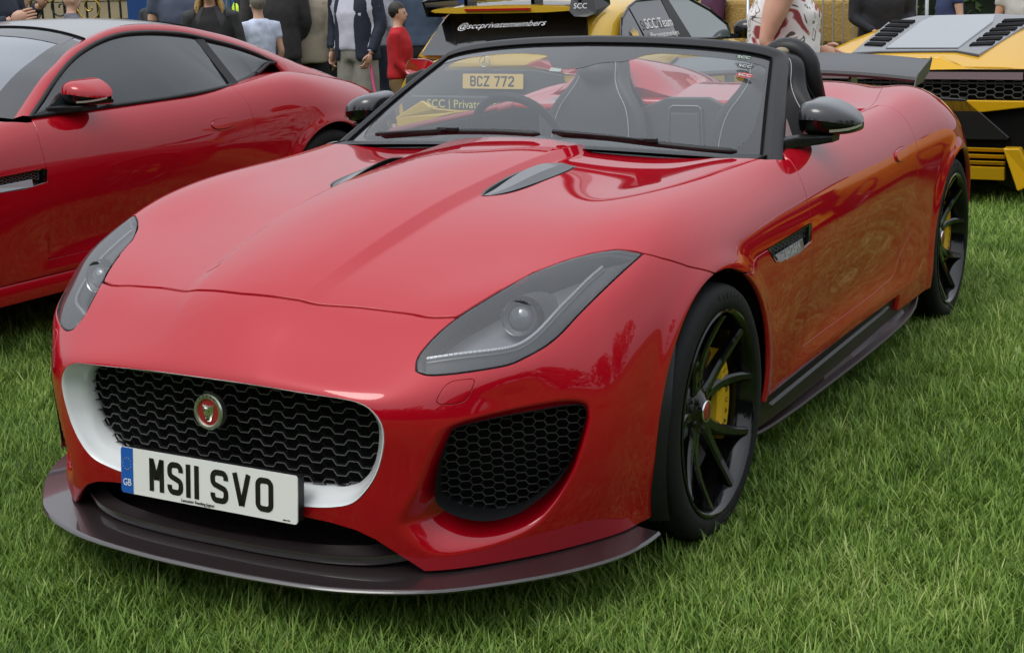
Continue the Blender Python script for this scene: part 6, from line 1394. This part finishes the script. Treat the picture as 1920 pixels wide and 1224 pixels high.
# ------------------------------------------------------------------ people
def skin(tone): return mat('skin_%d' % int(tone*100), tuple(c*tone for c in (.62, .36, .25)), .5, noise=(30, .06, 0))
def remesh(mb, name, m, parent, vox=.02, sm=6, **kw):
    o = mb.build(name, m, parent, **kw); r = o.modifiers.new('r', 'REMESH'); r.mode = 'VOXEL'; r.voxel_size = vox
    s = o.modifiers.new('s', 'SMOOTH'); s.factor = .5; s.iterations = sm; bake(o); o.data.shade_smooth()
    if not o.data.materials: o.data.materials.append(m)
    return o
def ell_loft(mb, secs):
    """secs: (cx, cy, z, rx, ry)"""
    rows = [[Vector((cx+rx*math.cos(2*math.pi*k/16), cy+ry*math.sin(2*math.pi*k/16), z)) for k in range(16)] for cx, cy, z, rx, ry in secs]
    mb.grid(rows, cv=True); mb.add(rows[0], [tuple(range(16))[::-1]]); mb.add(rows[-1], [tuple(range(16))]); return mb
def hand(mb, w_, d, side, s=1.0, curl=.5):
    """palm and five bent fingers beyond the wrist w_, pointing along d"""
    d = Vector(d).normalized(); n = Vector((side, 0, 0)); n = (n-d*n.dot(d)).normalized(); t = d.cross(n)*(1)
    W = Vector(w_); mb.ell(tuple(W+d*.045*s), (.040*s, .018*s, .050*s), 10, 6, Matrix((t, n, d)).transposed())
    for i, L in enumerate((.060, .070, .066, .052)):
        b = W+d*.085*s+t*(.027-.018*i)*s; c = b+(d*.5*L+(-n)*.10*L*curl)*s; e = c+(d*.42*L*(1-.4*curl)-n*.5*L*curl)*s; mb.tube([b-d*.01, b, c, e], [.009*s, .0088*s, .008*s, .006*s], 6)
    b = W+d*.03*s+t*.034*s; mb.tube([b, b+(d*.028+t*.018)*s, b+(d*.055+t*.020-n*.012)*s], [.011*s, .0095*s, .007*s], 6)
def person(px, d, face, H, label, top, bottom, skin_t=.9, hair=None, hair_kind='short', sleeve=1.0, leg=1.0, arms=None, shoe=(.02, .02, .02), build_=1.0, extras=None, lean=0., stride=0., top_rough=.85, cat='person', top_long=0., skirt=False, jacket=None):
    x, y = at(px, d) if not isinstance(px, tuple) else px; t = thing('person', label, cat, (x, y, soft_gz(x, y)+.01), face-math.pi/2)
    k = H/1.75; b_ = build_; S = lambda v: v*k
    # joints: +y is forward, +x is the figure's right-hand side as seen from behind (its right)
    sh = .19*k*b_; hipx = .09*k
    J = dict(n=(0, 0, 1.50*k), l=dict(), r=dict())
    A = arms or {}
    def arm(sd):
        s = Vector((sd*sh, 0, 1.43*k)); e_, w_ = A.get(sd, ((sd*(.235*b_), -.03, 1.14), (sd*(.225*b_), .10, .90))); return s, Vector(e_)*k, Vector(w_)*k
    def legj(sd): return Vector((sd*hipx, 0, .93*k)), Vector((sd*.10*k, .02+sd*stride*.16*k, .50*k)), Vector((sd*.10*k, -.02+sd*stride*.30*k, .09*k))
    body = MB()
    ell_loft(body, [(0, 0, .86*k, .15*k*b_, .10*k*b_), (0, 0, .98*k, .165*k*b_, .115*k*b_), (0, .005, 1.10*k, .14*k*b_, .105*k*b_), (0, .01, 1.25*k, .16*k*b_, .115*k*b_), (0, 0, 1.38*k, .175*k*b_, .10*k), (0, -.005, 1.45*k, .12*k, .07*k), (0, -.005, 1.50*k, .06*k, .055*k), (0, .005, 1.58*k, .052*k, .055*k)])
    for sd in (-1, 1):
        s, e, w_ = arm(sd); body.tube([s-Vector((sd*.05*k, 0, .01)), s, s.lerp(e, .5), e, e.lerp(w_, .35), w_], [.055*k*b_, .055*k*b_, .045*k*b_, .038*k, .036*k, .025*k], 10)
        h, n_, a = legj(sd); body.tube([h, h.lerp(n_, .4), n_, n_.lerp(a, .35), a], [.085*k*b_, .078*k*b_, .055*k, .052*k, .036*k], 10)
    hc = Vector((0, .015*k, 1.645*k)); body.ell(tuple(hc+Vector((0, -.012*k, .02*k))), (.074*k, .092*k, .100*k), 16, 12); body.ell(tuple(hc+Vector((0, .028*k, -.045*k))), (.052*k, .055*k, .062*k), 12, 8)
    body.ell(tuple(hc+Vector((0, .092*k, -.018*k))), (.014*k, .022*k, .024*k), 8, 6)
    for sd in (-1, 1): body.ell(tuple(hc+Vector((sd*.076*k, -.005*k, -.008*k))), (.010*k, .018*k, .030*k), 8, 6)
    bo = remesh(body, 'body', skin(skin_t), t, .017, 4)
    ex = MB()
    for sd in (-1, 1):
        s, e, w_ = arm(sd); hand(ex, w_, (w_-e), sd, k*1.05, A.get('curl', .5))
    me = bo.data; bm = bmesh.new(); bm.from_mesh(me); m2 = mesh_from(ex.V, ex.F, True); bm.from_mesh(m2); bm.to_mesh(me); bm.free(); me.shade_smooth()
    f = MB()
    for sd in (-1, 1): f.ell(tuple(hc+Vector((sd*.030*k, .074*k, .004*k))), (.011*k, .006*k, .006*k), 8, 5)
    f.build('eyes', mat('eye_dark', (.03, .02, .015), .3), t); MB().ell(tuple(hc+Vector((0, .080*k, -.062*k))), (.022*k, .008*k, .006*k), 10, 5).build('mouth', mat('lip', (.35, .12, .10), .5), t, smooth=True)
    for sd in (-1, 1): MB().ell(tuple(hc+Vector((sd*.031*k, .080*k, .022*k))), (.017*k, .005*k, .0035*k), 8, 5).build('eyebrow', mat('brow', tuple((hair or (.05, .03, .02))), .8), t)
    # upper garment
    top_m = top if isinstance(top, bpy.types.Material) else mat('cloth_%02x%02x%02x' % tuple(int(c*255) for c in top), top, top_rough, noise=(9, .10, .5))
    g = .016; T = MB(); zb = (.93-top_long)*k
    ell_loft(T, [(0, 0, zb, .175*k*b_+g, .125*k*b_+g), (0, 0, 1.0*k, .168*k*b_+g, .120*k*b_+g), (0, .008, 1.12*k, .158*k*b_+g, .118*k*b_+g), (0, .01, 1.26*k, .168*k*b_+g, .124*k*b_+g), (0, 0, 1.38*k, .180*k*b_+g, .105*k+g), (0, -.005, 1.455*k, .125*k+g, .075*k+g), (0, -.005, 1.505*k, .064*k+g, .060*k+g)])
    for sd in (-1, 1):
        s, e, w_ = arm(sd)
        if sleeve > 0:
            P = [s-Vector((sd*.05*k, 0, .01)), s, s.lerp(e, .5), e, e.lerp(w_, .45), e.lerp(w_, .93)]; R_ = [.07*k*b_, .068*k*b_, .058*k*b_, .052*k*b_, .047*k, .038*k]; n_ = 6 if sleeve >= 1 else (3 if sleeve >= .5 else 2)
            if sleeve >= 1 or sleeve >= .5: T.tube(P[:n_], R_[:n_], 10)
            else: T.tube([P[0], P[1], s.lerp(e, .3)], [.07*k*b_, .068*k*b_, .06*k*b_], 10)
    cloth = bpy.data.textures.get('folds') or bpy.data.textures.new('folds', 'CLOUDS'); cloth.noise_scale = .13
    def drape(o, st=.022):
        dm = o.modifiers.new('d', 'DISPLACE'); dm.texture = cloth; dm.strength = st; dm.mid_level = .5; bake(o); o.data.shade_smooth(); return o
    drape(remesh(T, 'top', top_m, t, .02, 3))
    if jacket is not None:
        jm = mat('cloth_%02x%02x%02x' % tuple(int(c*255) for c in jacket), jacket, .8, noise=(9, .12, .5)); Jk = MB(); rows = []
        for z, rx, ry in ((.84, .20, .15), (1.0, .195, .145), (1.15, .185, .145), (1.3, .19, .145), (1.41, .185, .12), (1.47, .125, .09), (1.52, .085, .08)):
            rows.append([Vector((rx*k*b_*math.cos(rad(a)), ry*k*b_*math.sin(rad(a)), z*k)) for a in range(112, 429, 14)])
        Jk.grid(rows); o = Jk.build('jacket', jm, t); so_ = o.modifiers.new('s', 'SOLIDIFY'); so_.thickness = .02; su = o.modifiers.new('u', 'SUBSURF'); su.levels = 2; bake(o); drape(o, .02)
        SJ = MB()
        for sd in (-1, 1):
            s, e, w_ = arm(sd); SJ.tube([s-Vector((sd*.06*k, 0, 0)), s, s.lerp(e, .5), e, e.lerp(w_, .5), e.lerp(w_, .9)], [.078*k, .076*k, .066*k, .062*k, .055*k, .05*k], 10)
        drape(remesh(SJ, 'jacket_sleeves', jm, t, .02, 3))
    # lower garment
    if bottom is not None:
        bm_ = mat('cloth_%02x%02x%02x' % tuple(int(c*255) for c in bottom), bottom, .9, noise=(9, .10, .5)); B_ = MB()
        ell_loft(B_, [(0, 0, .84*k, .165*k*b_, .12*k*b_), (0, 0, .93*k, .178*k*b_, .128*k*b_), (0, 0, 1.03*k, .165*k*b_, .12*k*b_)])
        if skirt: ell_loft(B_, [(0, 0, .45*k, .24*k, .20*k), (0, 0, .93*k, .178*k*b_, .13*k*b_)])
        for sd in (-1, 1):
            h, n_, a = legj(sd)
            if leg >= 1: B_.tube([h, h.lerp(n_, .5), n_, n_.lerp(a, .5), a], [.10*k*b_, .095*k*b_, .078*k, .072*k, .070*k], 12)
            else: B_.tube([h, h.lerp(n_, .5), h.lerp(n_, 1.02)], [.10*k*b_, .103*k*b_, .105*k*b_], 12)
        drape(remesh(B_, 'trousers' if leg >= 1 else 'shorts', bm_, t, .02, 3), .015)
    for sd in (-1, 1):
        h, n_, a = legj(sd); MB().ell((a.x, a.y+.055*k, .045*k), (.045*k, .13*k, .048*k), 12, 8).build('shoe', mat('shoe_%d' % int(shoe[0]*100), shoe, .5), t, smooth=True)
    if hair is not None:
        hm = mat('hair_%02x%02x' % (int(hair[0]*255), int(hair[1]*255)), hair, .55, noise=(60, .35, .6)); Hh = MB(); Hh.ell(tuple(hc+Vector((0, -.022*k, .034*k))), (.084*k, .098*k, .100*k), 16, 12)
        if hair_kind == 'long':
            rnd = random.Random(int(H*1000)); 
            for q in range(46):
                a = rad(-35+250*q/45+180-0); a = rad(160+220*q/45) ; r = .078*k; x0, y0 = r*math.cos(a), r*.95*math.sin(a)-.01*k
                Hh.tube([hc+Vector((x0*.8, y0*.8, .07*k)), hc+Vector((x0*1.12, y0*1.1, -.03*k)), hc+Vector((x0*1.35+rnd.gauss(0, .008), y0*1.3+rnd.gauss(0, .008), -.13*k)), hc+Vector((x0*1.5+rnd.gauss(0, .012), y0*1.35+.02, -.24*k-rnd.random()*.05))], [.016*k, .02*k, .017*k, .004], 5)
        o = Hh.build('hair', hm, t, smooth=True)
        # trim the face clear
        bmm = bmesh.new(); bmm.from_mesh(o.data); bmesh.ops.delete(bmm, geom=[v for v in bmm.verts if v.co.y > hc.y+.035*k and v.co.z < hc.z+.055*k and abs(v.co.x) < .07*k], context='VERTS'); bmm.to_mesh(o.data); bmm.free()
    if extras: extras(t, k, hc, arm)
    return t
TOCAM = math.atan2(-_f.y, -_f.x); AWAY = TOCAM+math.pi; RIGHT = AWAY-math.pi/2; LEFT = AWAY+math.pi/2
def lead(t, k, hc, arm):
    s, e, w_ = arm(-1); P = [w_+Vector((0, .0, -.10)), w_+Vector((-.10, .1, -.30)), w_+Vector((-.35, .3, -.60)), w_+Vector((-.6, .5, -.70))]
    MB().tube([Vector(p) for p in catmull(P, 6)], .012, 6, flat=.25).build('pink_dog_lead', mat('lead_pink', (.45, .02, .12), .6), t, smooth=True)
def backpack(t, k, hc, arm):
    MB().box((0, -.22*k, 1.22*k), (.30, .16, .44)).build('backpack', mat('pack_black', (.012, .012, .013), .7), t, bevel=.05, seg=3)
def vest(t, k, hc, arm):
    v = MB(); ell_loft(v, [(0, 0, .93*k, .20*k, .15*k), (0, .01, 1.2*k, .195*k, .15*k), (0, 0, 1.38*k, .20*k, .13*k), (0, 0, 1.46*k, .13*k, .095*k)])
    o = remesh(v, 'high_visibility_vest', mat('hi_vis_yellow', (.62, .85, .04), .6), t, .02, 3)
    v = MB(); ell_loft(v, [(0, .005, 1.03*k, .205*k, .156*k), (0, .005, 1.08*k, .205*k, .156*k)]); v.build('reflective_band', mat('reflective_grey', (.55, .57, .58), .4), t, smooth=True)
def cap(t, k, hc, arm):
    MB().ell(tuple(hc+Vector((0, -.01*k, .05*k))), (.088*k, .10*k, .075*k), 14, 8).build('cap', mat('cap_black', (.015, .014, .014), .8), t, smooth=True); MB().ell(tuple(hc+Vector((0, .10*k, .045*k))), (.065*k, .07*k, .010*k), 12, 6).build('cap_peak', MATS['cap_black'], t, smooth=True)
hang = lambda b=1.0: {-1: ((-.235*b, -.02, 1.14), (-.235*b, .06, .90)), 1: ((.235*b, -.02, 1.14), (.235*b, .06, .90))}
def floral_mat():
    m = mat('floral_dress', (.8, .75, .72), .7); n = m.node_tree; b = n.nodes['Principled BSDF']; tc = n.nodes.new('ShaderNodeTexCoord'); t = n.nodes.new('ShaderNodeTexNoise'); t.inputs['Scale'].default_value = 6.5; t.inputs['Detail'].default_value = 1.5; t.inputs['Distortion'].default_value = 1.6
    r = n.nodes.new('ShaderNodeValToRGB'); r.color_ramp.interpolation = 'CONSTANT'; e = r.color_ramp.elements; e[0].position = 0; e[0].color = (.30, .05, .06, 1); e[1].position = .40; e[1].color = (.55, .28, .25, 1)
    for p, c in ((.44, (.82, .78, .76, 1)), (.56, (.10, .09, .08, 1)), (.585, (.82, .78, .76, 1)), (.66, (.35, .32, .26, 1)), (.72, (.75, .60, .15, 1))): r.color_ramp.elements.new(p).color = c
    n.links.new(tc.outputs['Object'], t.inputs['Vector']); n.links.new(t.outputs[0], r.inputs[0]); n.links.new(r.outputs[0], b.inputs['Base Color']); return m
NAVY = (.012, .018, .035); CHAR = (.03, .028, .028)
person(693, 13.6, TOCAM-.55, 1.80, 'man in open navy jacket, pale polo shirt and grey shorts holding a pink dog lead', (.52, .52, .60), (.24, .23, .20), .85, (.06, .04, .03), leg=.5, jacket=NAVY, build_=1.12, extras=lead, arms={-1: ((-.27, .0, 1.14), (-.23, .12, .90)), 1: ((.27, -.02, 1.14), (.25, .05, .92)), 'curl': 1.1})
person(768, 12.6, RIGHT-.15, 1.36, 'dark-haired boy in red jumper and khaki shorts standing in profile', (.42, .006, .012), (.16, .10, .045), .95, (.015, .01, .008), leg=.5, stride=.5, arms={-1: ((-.19, -.12, 1.10), (-.17, .08, .88)), 1: ((.20, .02, 1.12), (.18, .22, .92))})
person(606, 14.2, AWAY+.1, 1.72, 'woman in beige blazer and black trousers seen from behind', (.33, .28, .21), (.012, .012, .013), .7, (.015, .01, .01), top_long=.08, arms=hang(.95))
person(549, 14.0, AWAY+.35, 1.84, 'broad man in charcoal hooded jacket seen from behind', CHAR, NAVY, .9, (.05, .04, .03), build_=1.15, top_long=.10, arms={-1: ((-.29, -.02, 1.15), (-.22, .18, 1.08)), 1: ((.27, 0, 1.14), (.24, .1, .95))})
person(517, 13.4, AWAY+.6, 1.46, 'small figure in pale blue patterned shirt left of the charcoal jacket', mat('pale_pattern', (.50, .55, .68), .8, noise=(14, .5, 0)), (.4, .36, .28), .9, (.16, .14, .11), sleeve=.5)
person(510, 15.2, RIGHT, 1.72, 'person in grey hooded top half hidden by the charcoal jacket', (.12, .12, .135), NAVY, .9, (.3, .25, .18))
person(490, 17.2, RIGHT+.3, 1.76, 'steward in yellow high-visibility vest over black sleeves', (.012, .012, .013), (.02, .02, .03), .75, (.012, .01, .01), extras=vest)
person(431, 12.0, TOCAM+.15, 1.56, 'woman with long blonde hair in black top and dark checked cardigan', (.012, .011, .012), NAVY, 1.0, (.45, .28, .10), 'long', jacket=(.03, .03, .032), arms={-1: ((-.25, -.02, 1.12), (-.22, .10, .90)), 1: ((.25, -.02, 1.12), (.24, .10, .90))})
person(376, 12.4, TOCAM+.4, 1.76, 'man in grey-blue marled polo shirt beside the blonde woman', (.07, .085, .13), NAVY, .95, (.10, .08, .06), sleeve=.5)
person(342, 13.8, AWAY-.4, 1.62, 'bald man in black and white top in front of the blue panel', (.03, .03, .032), NAVY, .95, None)
person(181, 15.4, RIGHT+.5, 1.55, 'bald man whose head shows above the grey coupe roof', (.10, .10, .12), NAVY, 1.0, None)
person(88, 14.6, RIGHT+.2, 1.56, 'man in black cap and orange top above the coupe roof', (.55, .12, .03), NAVY, .9, (.05, .04, .03), extras=cap)
person(30, 10.2, RIGHT-.3, 1.80, 'person in thick navy padded jacket at the top left edge', NAVY, (.02, .02, .03), .9, (.04, .03, .02), build_=1.2, arms={-1: ((-.27, .05, 1.16), (-.12, .30, 1.30)), 1: ((.27, .02, 1.14), (.15, .28, 1.22))})
person(722, 16.0, AWAY-.3, 1.78, 'person in pale grey shirt behind the man with the dog lead', (.35, .35, .40), NAVY, .9, (.05, .04, .03), extras=backpack)
person(640, 15.2, AWAY, 1.74, 'person with a black backpack between blazer and navy jacket', (.015, .015, .018), (.012, .012, .014), .9, (.02, .02, .02), extras=backpack)
person(812, 14.4, AWAY+.1, 1.82, 'man in slate-blue T-shirt and black trousers behind the boy', (.055, .08, .13), (.012, .012, .016), .85, (.02, .015, .01), sleeve=.5)
person(853, 15.0, AWAY-.3, 1.78, 'man in royal-blue T-shirt with bare arm near the black roof wing', (.03, .06, .18), NAVY, .9, (.04, .03, .02), sleeve=.5, build_=1.1)
person(1338, 15.6, LEFT+.2, 1.74, 'person in dark purple coat above the yellow hatchback bonnet', (.06, .012, .045), NAVY, .9, (.04, .03, .02), arms={-1: ((-.25, .05, 1.15), (-.12, .26, 1.12)), 1: ((.25, .05, 1.15), (.12, .28, 1.10))}, build_=1.1)
person(1408, 17.5, AWAY, 1.8, 'person dressed in black in front of the hay bales', (.012, .012, .014), (.012, .012, .014), .85, (.02, .015, .01))
person(1462, 7.9, RIGHT-.15, 1.70, 'large woman in sleeveless floral dress behind the red open car', floral_mat(), None, 1.08, (.10, .06, .03), 'long', sleeve=0, build_=1.5, top_long=.42, arms={-1: ((-.33, .0, 1.14), (-.22, .22, 1.05)), 1: ((.30, -.10, 1.12), (.28, .06, .90))})
person(1640, 14.2, TOCAM+.2, 1.84, 'man in black hooded top with a small white chest logo', (.010, .011, .016), (.012, .012, .016), .8, (.03, .02, .015), build_=1.15, arms={-1: ((-.27, .02, 1.14), (-.16, .24, 1.02)), 1: ((.27, .02, 1.14), (.16, .24, 1.02))})
person(1765, 16.2, LEFT, 1.80, 'person in blue T-shirt with bare arm above the yellow supercar', (.03, .045, .12), NAVY, .9, (.05, .04, .03), sleeve=.5)
person(1895, 15.2, TOCAM, 1.76, 'person in black and white striped top at the top right edge', mat('striped_top', (.5, .5, .5), .8), NAVY, .9, (.05, .04, .03), sleeve=.5)
